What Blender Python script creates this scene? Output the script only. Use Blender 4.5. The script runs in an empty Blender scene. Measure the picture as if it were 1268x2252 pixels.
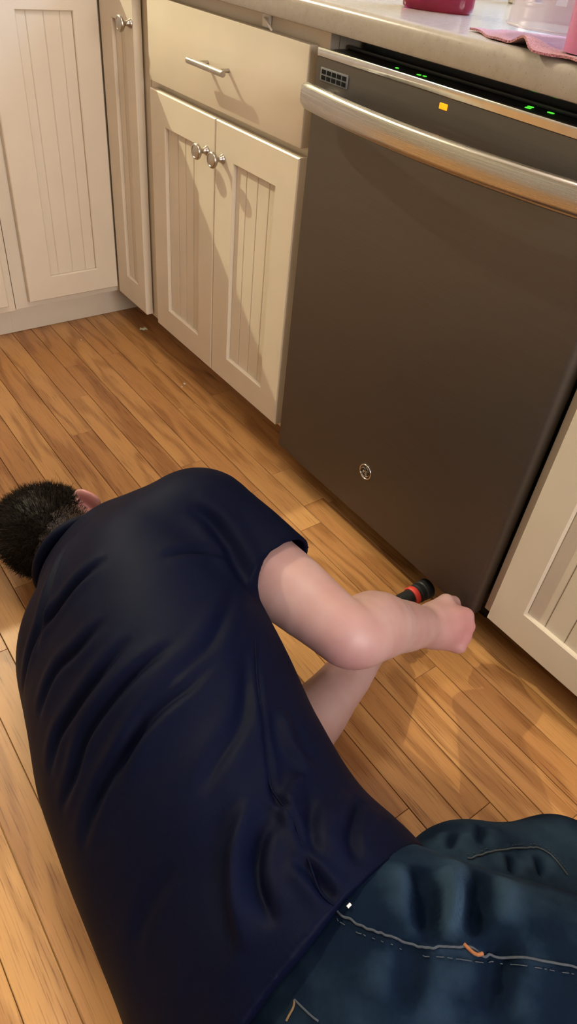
import bpy, bmesh, math, random
import numpy as np
from mathutils import Matrix, Vector

# ------------------------------------------------------------------ camera, world, lights, exposure
S = bpy.context.scene
C = S.collection
CAM = (1.0266, -0.8500, 1.0214)
RT, UP, FW = Vector((.5849, .8060, .0909)), Vector((-.5747, .3331, .7475)), Vector((-.5722, .4896, -.6581))
cd = bpy.data.cameras.new('camera')
cd.sensor_fit = 'VERTICAL'; cd.sensor_height = 36.0; cd.lens = 1525.72 / 2252 * 36.0
cd.clip_start = .02
cam = bpy.data.objects.new('camera', cd); C.objects.link(cam)
m = Matrix((RT, UP, -FW)).transposed().to_4x4(); m.translation = CAM
cam.matrix_world = m
S.camera = cam
S.view_settings.view_transform = 'Standard'; S.view_settings.look = 'None'
S.view_settings.gamma = 1.0; S.view_settings.use_curve_mapping = False
S.view_settings.exposure = 0.0

w = bpy.data.worlds.new('World'); S.world = w; w.use_nodes = True
w.node_tree.nodes['Background'].inputs[0].default_value = (.62, .78, 1.0, 1)
w.node_tree.nodes['Background'].inputs[1].default_value = 1.2

CEIL = 2.44
LAMPS = [  # x, y, watts, colour, radius
    (-2.34, -0.93, 310, (1.0, .95, .68), .014),     # beyond the peninsula
    (0.30, -0.35, 27, (1.0, .85, .74), .14),       # over the kitchen floor
]
WINDOW = (-.25, 1.25, .975, 2.02)                   # x0, x1, z0, z1 in the wall above the worktop
WINDOW2 = (-1.15, .25, .85, 2.02)                   # y0, y1, z0, z1 in the right-hand wall
def area(name, loc, rot, sx, sy, watts, col):
    l = bpy.data.lights.new(name, 'AREA'); l.shape = 'RECTANGLE'; l.size = sx; l.size_y = sy
    l.energy = watts; l.color = col
    o = bpy.data.objects.new(name, l); C.objects.link(o); o.location = loc; o.rotation_euler = rot
    return o
area('window_daylight', (.5, 1.75, 2.25), (math.radians(-55), 0, 0), 2.0, 1.4, 190, (.42, .62, 1.0))
area('side_daylight', (2.78, -.45, 1.45), (0, math.radians(90), 0), 1.1, 1.3, 88, (1.0, .87, .80))
for i, (x, y, e, c, r) in enumerate(LAMPS):
    l = bpy.data.lights.new('lamp_glow', 'POINT'); l.energy = e; l.color = c; l.shadow_soft_size = r
    o = bpy.data.objects.new('lamp_glow', l); C.objects.link(o); o.location = (x, y, CEIL - .04 - r)

# ------------------------------------------------------------------ material helpers
def new_mat(name):
    m = bpy.data.materials.new(name); m.use_nodes = True
    nt = m.node_tree; return m, nt, nt.nodes['Principled BSDF']
def setp(b, **k):
    names = dict(col='Base Color', rough='Roughness', metal='Metallic', spec='Specular IOR Level', trans='Transmission Weight',
                 ior='IOR', alpha='Alpha', coat='Coat Weight', coatr='Coat Roughness', sheen='Sheen Weight', sheenr='Sheen Roughness',
                 sheent='Sheen Tint', emc='Emission Color', ems='Emission Strength', sss='Subsurface Weight', ssr='Subsurface Scale', aniso='Anisotropic')
    for a, v in k.items():
        i = b.inputs[names[a]]
        i.default_value = (*v, 1) if isinstance(v, tuple) and len(v) == 3 else v
def node(nt, t, **k):
    n = nt.nodes.new(t)
    for a, v in k.items():
        if a.startswith('i_'):
            key = a[2:]; key = int(key) if key.isdigit() else key.replace('_', ' ')
            n.inputs[key].default_value = v
        else: setattr(n, a, v)
    return n
def ramp(nt, stops):
    n = nt.nodes.new('ShaderNodeValToRGB'); e = n.color_ramp.elements
    while len(e) < len(stops): e.new(.5)
    for el, (p, c) in zip(e, stops): el.position = p; el.color = (*c, 1)
    return n
def mapped(nt, scale, coord='Object', loc=None):
    tc = node(nt, 'ShaderNodeTexCoord'); mp = node(nt, 'ShaderNodeMapping'); mp.inputs['Scale'].default_value = scale
    nt.links.new(tc.outputs[coord], mp.inputs['Vector'])
    return mp
def bumpy(nt, b, src, strength, dist=.002):
    bp = node(nt, 'ShaderNodeBump', i_Strength=strength, i_Distance=dist)
    nt.links.new(src, bp.inputs['Height']); nt.links.new(bp.outputs[0], b.inputs['Normal'])
def plain(name, col, rough=.5, metal=0., var=.08, scale=30., bump=.0, **k):
    """a plain material with a little uneven tone"""
    m, nt, b = new_mat(name); setp(b, rough=rough, metal=metal, **k)
    mp = mapped(nt, (scale,) * 3); n = node(nt, 'ShaderNodeTexNoise', i_Scale=1., i_Detail=4.)
    nt.links.new(mp.outputs[0], n.inputs['Vector'])
    r = ramp(nt, [(.3, tuple(c * (1 - var) for c in col)), (.7, tuple(min(1, c * (1 + var)) for c in col))])
    nt.links.new(n.outputs['Fac'], r.inputs[0]); nt.links.new(r.outputs[0], b.inputs['Base Color'])
    if bump: bumpy(nt, b, n.outputs['Fac'], bump)
    return m

M = {}
M['paint'] = plain('cream_paint', (.62, .54, .42), .38, var=.03, scale=9, bump=.03)
M['paint_edge'] = plain('cream_paint_body', (.58, .51, .40), .45, var=.04, scale=9)
M['wall'] = plain('wall_paint', (.40, .37, .32), .8, var=.02, scale=6)
M['ceil'] = plain('ceiling_paint', (.60, .58, .54), .9, var=.02, scale=6)
M['nickel'] = plain('brushed_nickel', (.44, .40, .35), .32, 1., var=.05, scale=80)
M['bright'] = plain('bright_nickel', (.72, .70, .66), .16, 1., var=.04, scale=40)
M['black'] = plain('black_plastic', (.012, .013, .014), .45, var=.2, scale=40)
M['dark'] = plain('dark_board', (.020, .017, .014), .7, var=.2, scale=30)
M['tub'] = plain('dark_grey_liner', (.030, .034, .036), .6, var=.2, scale=30)
M['grille'] = plain('grey_grille_plastic', (.13, .13, .135), .4, var=.05)
M['red'] = plain('red_rubber', (.65, .05, .035), .5, var=.1)
M['lens'] = plain('torch_lens', (.5, .5, .5), .1, var=.02, trans=.8)
M['white'] = plain('white_plastic', (.72, .68, .62), .4, var=.04)
M['leaf'] = plain('pale_leaf', (.66, .68, .46), .6, var=.25, scale=200)
M['crumb'] = plain('crumb', (.60, .52, .38), .8, var=.2, scale=300)
M['slot'] = plain('slot_black', (.004, .004, .004), .8, spec=.1)
M['panel'] = plain('charcoal_panel', (.020, .023, .025), .4, var=.15, scale=40)
M['cap'] = plain('white_cap', (.8, .78, .76), .35, var=.03)

def emitter(name, col, s):
    m, nt, b = new_mat(name); setp(b, col=col, emc=col, ems=s, rough=.3); return m
M['amber'] = emitter('amber_light', (1.0, .33, .003), .95)
M['green'] = emitter('green_light', (.10, 1.0, .05), 1.3)
M['lampglass'] = emitter('lamp_diffuser', (1.0, .85, .62), 6.)

def steel(name, col, rough, streak, axis):
    m, nt, b = new_mat(name); setp(b, metal=1., aniso=.4)
    sc = [4., 4., 4.]; sc[axis] = streak
    mp = mapped(nt, tuple(sc)); n = node(nt, 'ShaderNodeTexNoise', i_Scale=1., i_Detail=5.); nt.links.new(mp.outputs[0], n.inputs['Vector'])
    r = ramp(nt, [(.3, tuple(c * .93 for c in col)), (.7, tuple(c * 1.07 for c in col))])
    nt.links.new(n.outputs['Fac'], r.inputs[0]); nt.links.new(r.outputs[0], b.inputs['Base Color'])
    mr = node(nt, 'ShaderNodeMapRange'); mr.inputs[3].default_value = rough * .85; mr.inputs[4].default_value = rough * 1.15
    nt.links.new(n.outputs['Fac'], mr.inputs[0]); nt.links.new(mr.outputs[0], b.inputs['Roughness'])
    return m
M['slate'] = steel('dark_brushed_steel', (.150, .134, .117), .58, 500., 2)
M['steel'] = steel('brushed_steel', (.48, .455, .42), .27, 700., 2)
M['chrome'] = steel('smudged_chrome', (.62, .61, .59), .22, 60., 0)

def countertop():
    m, nt, b = new_mat('speckled_laminate'); setp(b, rough=.22, coat=.15, coatr=.10)
    mp = mapped(nt, (1, 1, 1)); a = node(nt, 'ShaderNodeTexNoise', i_Scale=70., i_Detail=8., i_Roughness=.7); v = node(nt, 'ShaderNodeTexVoronoi', i_Scale=150.)
    nt.links.new(mp.outputs[0], a.inputs['Vector']); nt.links.new(mp.outputs[0], v.inputs['Vector'])
    r = ramp(nt, [(.25, (.255, .222, .185)), (.42, (.31, .272, .228)), (.62, (.335, .295, .248)), (.8, (.375, .335, .285))])
    nt.links.new(a.outputs['Fac'], r.inputs[0])
    r2 = ramp(nt, [(.05, (.62, .58, .55)), (.16, (1, 1, 1))]); nt.links.new(v.outputs['Distance'], r2.inputs[0])
    mx = node(nt, 'ShaderNodeMix', data_type='RGBA', blend_type='MULTIPLY'); mx.inputs[0].default_value = .8
    nt.links.new(r.outputs[0], mx.inputs[6]); nt.links.new(r2.outputs[0], mx.inputs[7]); nt.links.new(mx.outputs[2], b.inputs['Base Color'])
    return m
M['counter'] = countertop()

def oak():
    """strip oak: every board its own tone and its own figure (Object Info random)"""
    m, nt, b = new_mat('oak_strip')
    tc = node(nt, 'ShaderNodeTexCoord'); oi = node(nt, 'ShaderNodeObjectInfo')
    off = node(nt, 'ShaderNodeVectorMath', operation='MULTIPLY'); off.inputs[1].default_value = (37., 11., 5.)
    cmb = node(nt, 'ShaderNodeCombineXYZ')
    for k in range(3): nt.links.new(oi.outputs['Random'], cmb.inputs[k])
    nt.links.new(cmb.outputs[0], off.inputs[0])
    add = node(nt, 'ShaderNodeVectorMath', operation='ADD'); nt.links.new(tc.outputs['Object'], add.inputs[0]); nt.links.new(off.outputs[0], add.inputs[1])
    def mp(s):
        n = node(nt, 'ShaderNodeMapping'); n.inputs['Scale'].default_value = s; nt.links.new(add.outputs[0], n.inputs['Vector']); return n
    # cathedral figure
    warp = node(nt, 'ShaderNodeTexNoise', i_Scale=1., i_Detail=2.); nt.links.new(mp((2.2, 14., 1.)).outputs[0], warp.inputs['Vector'])
    wmul = node(nt, 'ShaderNodeMath', operation='MULTIPLY'); wmul.inputs[1].default_value = 26.; nt.links.new(warp.outputs['Fac'], wmul.inputs[0])
    sn = node(nt, 'ShaderNodeMath', operation='SINE'); nt.links.new(wmul.outputs[0], sn.inputs[0])
    fig = node(nt, 'ShaderNodeMapRange'); fig.inputs[1].default_value = -1; fig.inputs[2].default_value = 1
    nt.links.new(sn.outputs[0], fig.inputs[0])
    # long pores
    pore = node(nt, 'ShaderNodeTexNoise', i_Scale=1., i_Detail=3., i_Roughness=.6); nt.links.new(mp((14., 480., 40.)).outputs[0], pore.inputs['Vector'])
    tone = node(nt, 'ShaderNodeTexNoise', i_Scale=1., i_Detail=3.); nt.links.new(mp((1.5, 40., 1.)).outputs[0], tone.inputs['Vector'])
    base = ramp(nt, [(0., (.33, .145, .048)), (.35, (.46, .225, .076)), (.7, (.55, .295, .104)), (1., (.62, .36, .142))])
    s1 = node(nt, 'ShaderNodeMath', operation='MULTIPLY_ADD'); s1.inputs[1].default_value = .40; nt.links.new(tone.outputs['Fac'], s1.inputs[0])
    rnd = node(nt, 'ShaderNodeMath', operation='MULTIPLY'); rnd.inputs[1].default_value = .50; nt.links.new(oi.outputs['Random'], rnd.inputs[0])
    nt.links.new(rnd.outputs[0], s1.inputs[2]); nt.links.new(s1.outputs[0], base.inputs[0])
    pr = ramp(nt, [(.33, (.46, .36, .29)), (.47, (1, 1, 1))]); nt.links.new(pore.outputs['Fac'], pr.inputs[0])
    fr = ramp(nt, [(.0, (.66, .57, .48)), (.40, (1, 1, 1)), (1., (1.05, 1.04, 1.0))]); nt.links.new(fig.outputs[0], fr.inputs[0])
    m1 = node(nt, 'ShaderNodeMix', data_type='RGBA', blend_type='MULTIPLY'); m1.inputs[0].default_value = .75
    nt.links.new(base.outputs[0], m1.inputs[6]); nt.links.new(fr.outputs[0], m1.inputs[7])
    # pores are denser in the dark rings of the figure
    pf = node(nt, 'ShaderNodeMapRange'); pf.inputs[3].default_value = .95; pf.inputs[4].default_value = .40; nt.links.new(fig.outputs[0], pf.inputs[0])
    m2 = node(nt, 'ShaderNodeMix', data_type='RGBA', blend_type='MULTIPLY'); nt.links.new(pf.outputs[0], m2.inputs[0])
    nt.links.new(m1.outputs[2], m2.inputs[6]); nt.links.new(pr.outputs[0], m2.inputs[7]); nt.links.new(m2.outputs[2], b.inputs['Base Color'])
    setp(b, rough=.42, coat=.12, coatr=.22)
    bumpy(nt, b, pore.outputs['Fac'], .10, .0006)
    return m
M['oak'] = oak()

def glassy(name, col, rough, mixf):
    """thin clear plastic or window glass: see-through with a glossy skin"""
    m, nt, b = new_mat(name); setp(b, col=col, rough=rough)
    t = node(nt, 'ShaderNodeBsdfTransparent'); t.inputs[0].default_value = (*[min(1, .55 + .45 * c) for c in col], 1)
    mx = node(nt, 'ShaderNodeMixShader'); mx.inputs[0].default_value = mixf
    nt.links.new(t.outputs[0], mx.inputs[1]); nt.links.new(b.outputs[0], mx.inputs[2]); nt.links.new(mx.outputs[0], nt.nodes['Material Output'].inputs[0])
    return m
M['pane'] = glassy('window_glass', (.9, .95, 1.), .03, .10)
M['clearplastic'] = glassy('cloudy_plastic', (.78, .74, .76), .22, .36)
M['pinkplastic'] = plain('pink_plastic', (.46, .16, .29), .3, var=.04, sss=.2, ssr=.01)
def soap():
    m, nt, b = new_mat('pink_soap'); setp(b, col=(.35, .016, .06), rough=.08, trans=.55, ior=1.35, coat=.3)
    mp = mapped(nt, (20,) * 3); n = node(nt, 'ShaderNodeTexNoise', i_Scale=1.); nt.links.new(mp.outputs[0], n.inputs[0])
    r = ramp(nt, [(.3, (.22, .008, .035)), (.7, (.33, .018, .06))]); nt.links.new(n.outputs['Fac'], r.inputs[0]); nt.links.new(r.outputs[0], b.inputs['Base Color'])
    return m
M['soap'] = soap()
def cloth_pink():
    m, nt, b = new_mat('pink_terry'); setp(b, rough=.9, sheen=.3)
    mp = mapped(nt, (1,) * 3); v = node(nt, 'ShaderNodeTexVoronoi', i_Scale=420.); nt.links.new(mp.outputs[0], v.inputs['Vector'])
    r = ramp(nt, [(0., (.45, .17, .19)), (.6, (.30, .10, .115))]); nt.links.new(v.outputs['Distance'], r.inputs[0]); nt.links.new(r.outputs[0], b.inputs['Base Color'])
    bumpy(nt, b, v.outputs['Distance'], .8, .002); return m
M['terry'] = cloth_pink()

def skin_mat():
    m, nt, b = new_mat('skin'); setp(b, rough=.5, sss=.12, ssr=.006)
    b.inputs['Subsurface Radius'].default_value = (1., .35, .2)
    mp = mapped(nt, (1,) * 3)
    n = node(nt, 'ShaderNodeTexNoise', i_Scale=17., i_Detail=4.); nt.links.new(mp.outputs[0], n.inputs[0])
    r = ramp(nt, [(.3, (.385, .220, .200)), (.55, (.415, .260, .240)), (.75, (.425, .285, .262))]); nt.links.new(n.outputs['Fac'], r.inputs[0])
    at = node(nt, 'ShaderNodeAttribute', attribute_name='tone')          # red: flushed skin, green: clipped hair
    sep = node(nt, 'ShaderNodeSeparateColor'); nt.links.new(at.outputs['Color'], sep.inputs[0])
    mx = node(nt, 'ShaderNodeMix', data_type='RGBA'); mx.inputs[7].default_value = (.42, .165, .165, 1)
    nt.links.new(sep.outputs[0], mx.inputs[0]); nt.links.new(r.outputs[0], mx.inputs[6])
    n2 = node(nt, 'ShaderNodeTexNoise', i_Scale=330., i_Detail=2.); nt.links.new(mp.outputs[0], n2.inputs[0])
    st = node(nt, 'ShaderNodeMath', operation='MULTIPLY_ADD'); st.inputs[1].default_value = 1.5; st.inputs[2].default_value = -.75; nt.links.new(n2.outputs['Fac'], st.inputs[0])
    ad = node(nt, 'ShaderNodeMath', operation='ADD'); nt.links.new(sep.outputs[1], ad.inputs[0]); nt.links.new(st.outputs[0], ad.inputs[1])
    ml = node(nt, 'ShaderNodeMath', operation='MULTIPLY', use_clamp=True); nt.links.new(ad.outputs[0], ml.inputs[0]); nt.links.new(sep.outputs[1], ml.inputs[1])
    mx2 = node(nt, 'ShaderNodeMix', data_type='RGBA'); mx2.inputs[7].default_value = (.030, .020, .014, 1)
    nt.links.new(ml.outputs[0], mx2.inputs[0]); nt.links.new(mx.outputs[2], mx2.inputs[6]); nt.links.new(mx2.outputs[2], b.inputs['Base Color'])
    bumpy(nt, b, n2.outputs['Fac'], .05, .001)
    return m
M['skin'] = skin_mat()
M['hair'] = plain('dark_brown_hair', (.013, .009, .006), .6, var=.3, scale=150, spec=.12)
def shirt_mat():
    m, nt, b = new_mat('navy_knit'); setp(b, rough=.60, spec=.05, sheen=.0, sheenr=.4)
    b.inputs['Sheen Tint'].default_value = (.25, .35, .9, 1)
    mp = mapped(nt, (1,) * 3); n = node(nt, 'ShaderNodeTexNoise', i_Scale=900., i_Detail=1.); nt.links.new(mp.outputs[0], n.inputs[0])
    r = ramp(nt, [(.3, (.0013, .0022, .0098)), (.7, (.0022, .0036, .0148))]); nt.links.new(n.outputs['Fac'], r.inputs[0]); nt.links.new(r.outputs[0], b.inputs['Base Color'])
    bumpy(nt, b, n.outputs['Fac'], .15, .0006)
    return m
M['shirt'] = shirt_mat()
def denim_mat():
    m, nt, b = new_mat('washed_denim'); setp(b, rough=.9, spec=.04)
    mp = mapped(nt, (1,) * 3)
    n = node(nt, 'ShaderNodeTexNoise', i_Scale=22., i_Detail=5., i_Roughness=.65); nt.links.new(mp.outputs[0], n.inputs[0])
    at = node(nt, 'ShaderNodeAttribute', attribute_name='wear_and_light'); sep = node(nt, 'ShaderNodeSeparateColor'); nt.links.new(at.outputs['Color'], sep.inputs[0])  # red: worn ridges plus light painted on the knee
    k = node(nt, 'ShaderNodeMath', operation='MULTIPLY_ADD', use_clamp=True); k.inputs[1].default_value = .55; nt.links.new(n.outputs['Fac'], k.inputs[0]); nt.links.new(sep.outputs[0], k.inputs[2])
    r = ramp(nt, [(.10, (.0010, .0030, .0078)), (.45, (.0036, .0088, .0195)), (.90, (.0210, .0400, .0640))]); nt.links.new(k.outputs[0], r.inputs[0])
    wv = node(nt, 'ShaderNodeTexWave', i_Scale=420., i_Distortion=1.5); wv.bands_direction = 'DIAGONAL'; nt.links.new(mp.outputs[0], wv.inputs[0])
    r2 = ramp(nt, [(0., (.75, .75, .75)), (1., (1.1, 1.1, 1.1))]); nt.links.new(wv.outputs['Fac'], r2.inputs[0])
    mx = node(nt, 'ShaderNodeMix', data_type='RGBA', blend_type='MULTIPLY'); mx.inputs[0].default_value = .7
    nt.links.new(r.outputs[0], mx.inputs[6]); nt.links.new(r2.outputs[0], mx.inputs[7]); nt.links.new(mx.outputs[2], b.inputs['Base Color'])
    bumpy(nt, b, wv.outputs['Fac'], .12, .0006)
    return m
M['denim'] = denim_mat()
M['thread'] = plain('pale_thread', (.035, .042, .052), .8, var=.2, scale=300)
M['tan'] = plain('tan_thread', (.14, .08, .03), .8, var=.2, scale=300)
M['orange'] = plain('orange_thread', (.25, .085, .022), .8, var=.2, scale=300)
M['shoe'] = plain('dark_shoe', (.03, .03, .035), .6, var=.2)

# ------------------------------------------------------------------ mesh helpers
def link(name, me, mat, parent=None, smooth=None):
    if mat is not None: me.materials.append(M[mat] if isinstance(mat, str) else mat)
    o = bpy.data.objects.new(name, me); C.objects.link(o)
    if parent is not None: o.parent = parent
    if smooth == 'all':
        me.polygons.foreach_set('use_smooth', [True] * len(me.polygons))
    return o
def auto_smooth(me, deg=35):
    bm = bmesh.new(); bm.from_mesh(me); lim = math.radians(deg)
    for f in bm.faces: f.smooth = True
    for e in bm.edges:
        if len(e.link_faces) == 2: e.smooth = e.calc_face_angle(0) < lim
    bm.to_mesh(me); bm.free()
def obj(name, bm, mat, parent=None, deg=35):
    bmesh.ops.recalc_face_normals(bm, faces=bm.faces[:])
    me = bpy.data.meshes.new(name); bm.to_mesh(me); bm.free(); auto_smooth(me, deg)
    return link(name, me, mat, parent)
def box(x0, x1, y0, y1, z0, z1, bev=0., seg=2, bm=None):
    bm2 = bmesh.new(); g = bmesh.ops.create_cube(bm2, size=1)
    for v in bm2.verts: v.co = ((x0 + x1) / 2 + v.co.x * (x1 - x0), (y0 + y1) / 2 + v.co.y * (y1 - y0), (z0 + z1) / 2 + v.co.z * (z1 - z0))
    if bev: bmesh.ops.bevel(bm2, geom=bm2.edges[:], offset=bev, segments=seg, affect='EDGES', profile=.5)
    if bm is None: return bm2
    me = bpy.data.meshes.new('t'); bm2.to_mesh(me); bm2.free(); bm.from_mesh(me); bpy.data.meshes.remove(me); return bm
def prism(pts, h0, h1, axis='z', bev=0., seg=3):
    """polygon pts extruded along an axis"""
    bm = bmesh.new()
    def co(a, b, h): return {'z': (a, b, h), 'y': (a, h, b), 'x': (h, a, b)}[axis]
    lo = [bm.verts.new(co(a, b, h0)) for a, b in pts]; hi = [bm.verts.new(co(a, b, h1)) for a, b in pts]
    bm.faces.new(lo); bm.faces.new(hi); n = len(pts)
    for i in range(n): bm.faces.new((lo[i], lo[(i + 1) % n], hi[(i + 1) % n], hi[i]))
    bmesh.ops.recalc_face_normals(bm, faces=bm.faces[:])
    if bev: bmesh.ops.bevel(bm, geom=bm.edges[:], offset=bev, segments=seg, affect='EDGES', profile=.5)
    return bm
def lathe(prof, c, axis, seg=32):
    """profile (radius, height) turned about an axis direction through c"""
    a = Vector(axis).normalized(); q = Vector((0, 0, 1)).rotation_difference(a); bm = bmesh.new(); rings = []
    for r, h in prof:
        if r < 1e-6: rings.append([bm.verts.new(Vector(c) + q @ Vector((0, 0, h)))])
        else: rings.append([bm.verts.new(Vector(c) + q @ Vector((r * math.cos(2 * math.pi * k / seg), r * math.sin(2 * math.pi * k / seg), h))) for k in range(seg)])
    for A_, B_ in zip(rings[:-1], rings[1:]):
        for k in range(seg):
            k2 = (k + 1) % seg
            if len(A_) == 1 and len(B_) == 1: continue
            if len(A_) == 1: bm.faces.new((A_[0], B_[k], B_[k2]))
            elif len(B_) == 1: bm.faces.new((A_[k], B_[0], A_[k2]))
            else: bm.faces.new((A_[k], B_[k], B_[k2], A_[k2]))
    return bm
def tube(pts, r, seg=8, bm=None, closed=False):
    own = bm is None; bm = bm or bmesh.new(); P = [Vector(p) for p in pts]; n = len(P); rings = []; up = None
    for i in range(n):
        t = (P[(i + 1) % n] - P[i - 1]) if closed else (P[min(i + 1, n - 1)] - P[max(i - 1, 0)])
        t.normalize()
        if up is None: up = t.orthogonal().normalized()
        up = (up - t * up.dot(t)).normalized(); b = t.cross(up); rr = r[i] if isinstance(r, (list, tuple)) else r
        rings.append([bm.verts.new(P[i] + (up * math.cos(2 * math.pi * k / seg) + b * math.sin(2 * math.pi * k / seg)) * rr) for k in range(seg)])
    for i in range(n if closed else n - 1):
        A_, B_ = rings[i], rings[(i + 1) % n]
        for k in range(seg): bm.faces.new((A_[k], A_[(k + 1) % seg], B_[(k + 1) % seg], B_[k]))
    if not closed: bm.faces.new(rings[0][::-1]); bm.faces.new(rings[-1])
    return bm
def spline(pts, n=8):
    P = [Vector(p) for p in pts]; out = []
    for i in range(len(P) - 1):
        a, b = P[i], P[i + 1]; ta = (P[i + 1] - P[max(i - 1, 0)]) * .5; tb = (P[min(i + 2, len(P) - 1)] - P[i]) * .5
        for k in range(n):
            t = k / n; out.append((2 * t**3 - 3 * t**2 + 1) * a + (t**3 - 2 * t**2 + t) * ta + (-2 * t**3 + 3 * t**2) * b + (t**3 - t**2) * tb)
    return out + [P[-1]]
def thing(name, label, cat, loc=(0, 0, 0), group=None):
    o = bpy.data.objects.new(name, None); C.objects.link(o); o.location = loc; o.empty_display_size = .05
    return tag(o, label, cat, group)
def tag(o, label, cat, group=None):
    o['label'] = label; o['category'] = cat
    if group: o['group'] = group
    return o
def struct(o): o['kind'] = 'structure'; return o
def base(t):
    """children are modelled in world coordinates: undo the thing's own place"""
    bpy.context.view_layer.update()
    inv = t.matrix_world.inverted()
    for c in t.children: c.matrix_parent_inverse = inv
    return t
# ------------------------------------------------------------------ the room
X0, X1, Y0, Y1 = -4.0, 2.7, -3.4, .64
struct(obj('ceiling', box(X0 - .1, X1 + .1, Y0 - .1, Y1 + .12, CEIL, CEIL + .1), 'ceil'))
struct(obj('wall_left', box(X0 - .1, X0, Y0, Y1, 0, CEIL), 'wall'))
struct(obj('wall_front', box(X0, X1, Y0 - .1, Y0, 0, CEIL), 'wall'))
wx0, wx1, wz0, wz1 = WINDOW
def pierced(a0, a1, h, axis, c0, c1):
    """a wall slab with a window opening; axis 'y': wall runs along x at y = c0..c1, axis 'x': along y at x = c0..c1"""
    bm = bmesh.new()
    def ring(c):
        P = lambda a, z: (a, c, z) if axis == 'y' else (c, a, z)
        o = [bm.verts.new(P(a, z)) for a, z in ((a0, 0), (a1, 0), (a1, CEIL), (a0, CEIL))]
        i = [bm.verts.new(P(a, z)) for a, z in ((h[0], h[2]), (h[1], h[2]), (h[1], h[3]), (h[0], h[3]))]
        return o, i
    o1, i1 = ring(c0); o2, i2 = ring(c1)
    for k in range(4):
        j = (k + 1) % 4
        bm.faces.new((o1[k], o1[j], i1[j], i1[k])); bm.faces.new((o2[k], i2[k], i2[j], o2[j]))
        bm.faces.new((i1[k], i1[j], i2[j], i2[k])); bm.faces.new((o1[k], o2[k], o2[j], o1[j]))
    return bm
struct(obj('wall_back', pierced(X0, X1, WINDOW, 'y', Y1, Y1 + .12), 'wall'))
struct(obj('wall_right', pierced(Y0, Y1, WINDOW2, 'x', X1, X1 + .12), 'wall'))
a0_, a1_, b0_, b1_ = WINDOW2
win2 = struct(obj('window_2', tube([(X1 + .05, a0_ + .02, b0_ + .02), (X1 + .05, a1_ - .02, b0_ + .02), (X1 + .05, a1_ - .02, b1_ - .02), (X1 + .05, a0_ + .02, b1_ - .02)], .018, 4, closed=True), 'white'))
obj('pane', box(X1 + .048, X1 + .052, a0_ + .03, a1_ - .03, b0_ + .03, b1_ - .03), 'pane', win2)
win = struct(obj('window_1', tube([(wx0 + .02, Y1 + .05, wz0 + .02), (wx1 - .02, Y1 + .05, wz0 + .02), (wx1 - .02, Y1 + .05, wz1 - .02), (wx0 + .02, Y1 + .05, wz1 - .02)], .018, 4, closed=True), 'white'))
xm_ = (wx0 + wx1) / 2
obj('mullion', box(xm_ - .015, xm_ + .015, Y1 + .035, Y1 + .065, wz0 + .02, wz1 - .02, .003), 'white', win)
obj('pane', box(wx0 + .03, xm_ - .015, Y1 + .048, Y1 + .052, wz0 + .03, wz1 - .03), 'pane', win)
obj('pane', box(xm_ + .015, wx1 - .03, Y1 + .048, Y1 + .052, wz0 + .03, wz1 - .03), 'pane', win)
for (x, y, e, c, r), lab in zip(LAMPS, ('round recessed ceiling lamp over the room beyond the peninsula', 'round recessed ceiling lamp over the kitchen floor')):
    t = thing('ceiling_lamp', lab, 'lamp', (x, y, CEIL), 'recessed ceiling lamps')
    obj('trim_ring', lathe([(.075, 0), (.095, 0), (.098, -.006), (.080, -.010), (.075, -.004), (.075, 0)], (x, y, CEIL), (0, 0, 1)), 'white', t)
    obj('diffuser', lathe([(0, -.003), (.074, -.003), (.074, -.0005), (0, -.0005)], (x, y, CEIL), (0, 0, 1)), 'lampglass', t)
    base(t)

# ------------------------------------------------------------------ oak strip floor: each board a piece
floor = struct(obj('floor', box(X0, X1, Y0, Y1, -.06, -.014), 'oak'))
random.seed(11)
PW = .057
JOINTS = {-2: [-.665], -3: [-.508], -4: [-.355, .787], -1: [-.12], 2: [.010, .139], 1: [-.34, .203], 0: [.62, .942], -11: [.183], -5: [.02, .52], -12: [.90], -13: [.30], -10: [-.2]}
cache = {}
def board_mesh(L):
    L = round(L, 3)
    if L not in cache:
        b = box(-L / 2 + .0003, L / 2 - .0003, -PW / 2 + .0006, PW / 2 - .0006, -.0135, 0, 0)
        top = [e for e in b.edges if all(v.co.z > -.001 for v in e.verts)]
        bmesh.ops.bevel(b, geom=top, offset=.0006, segments=1, affect='EDGES')
        bmesh.ops.recalc_face_normals(b, faces=b.faces[:])
        me = bpy.data.meshes.new('floor_board'); b.to_mesh(me); b.free(); me.materials.append(M['oak']); cache[L] = me
    return cache[L]
for k in range(-29, 5):
    y = -.161 + PW * (k + .5)
    xs = sorted(JOINTS.get(k, []))
    lo, hi = -1.02, 1.98
    if not xs: xs = [random.uniform(-.9, .2)]
    while xs[0] > lo + .3: xs.insert(0, xs[0] - random.uniform(.5, 1.1))
    while xs[-1] < hi - .3: xs.append(xs[-1] + random.uniform(.45, 1.0))
    xs = [lo] + [x for x in xs if lo + .15 < x < hi - .15] + [hi]
    for a, b in zip(xs[:-1], xs[1:]):
        o = bpy.data.objects.new('floor_board', board_mesh(b - a)); C.objects.link(o)
        o.location = ((a + b) / 2, y, 0); o.parent = floor

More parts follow.
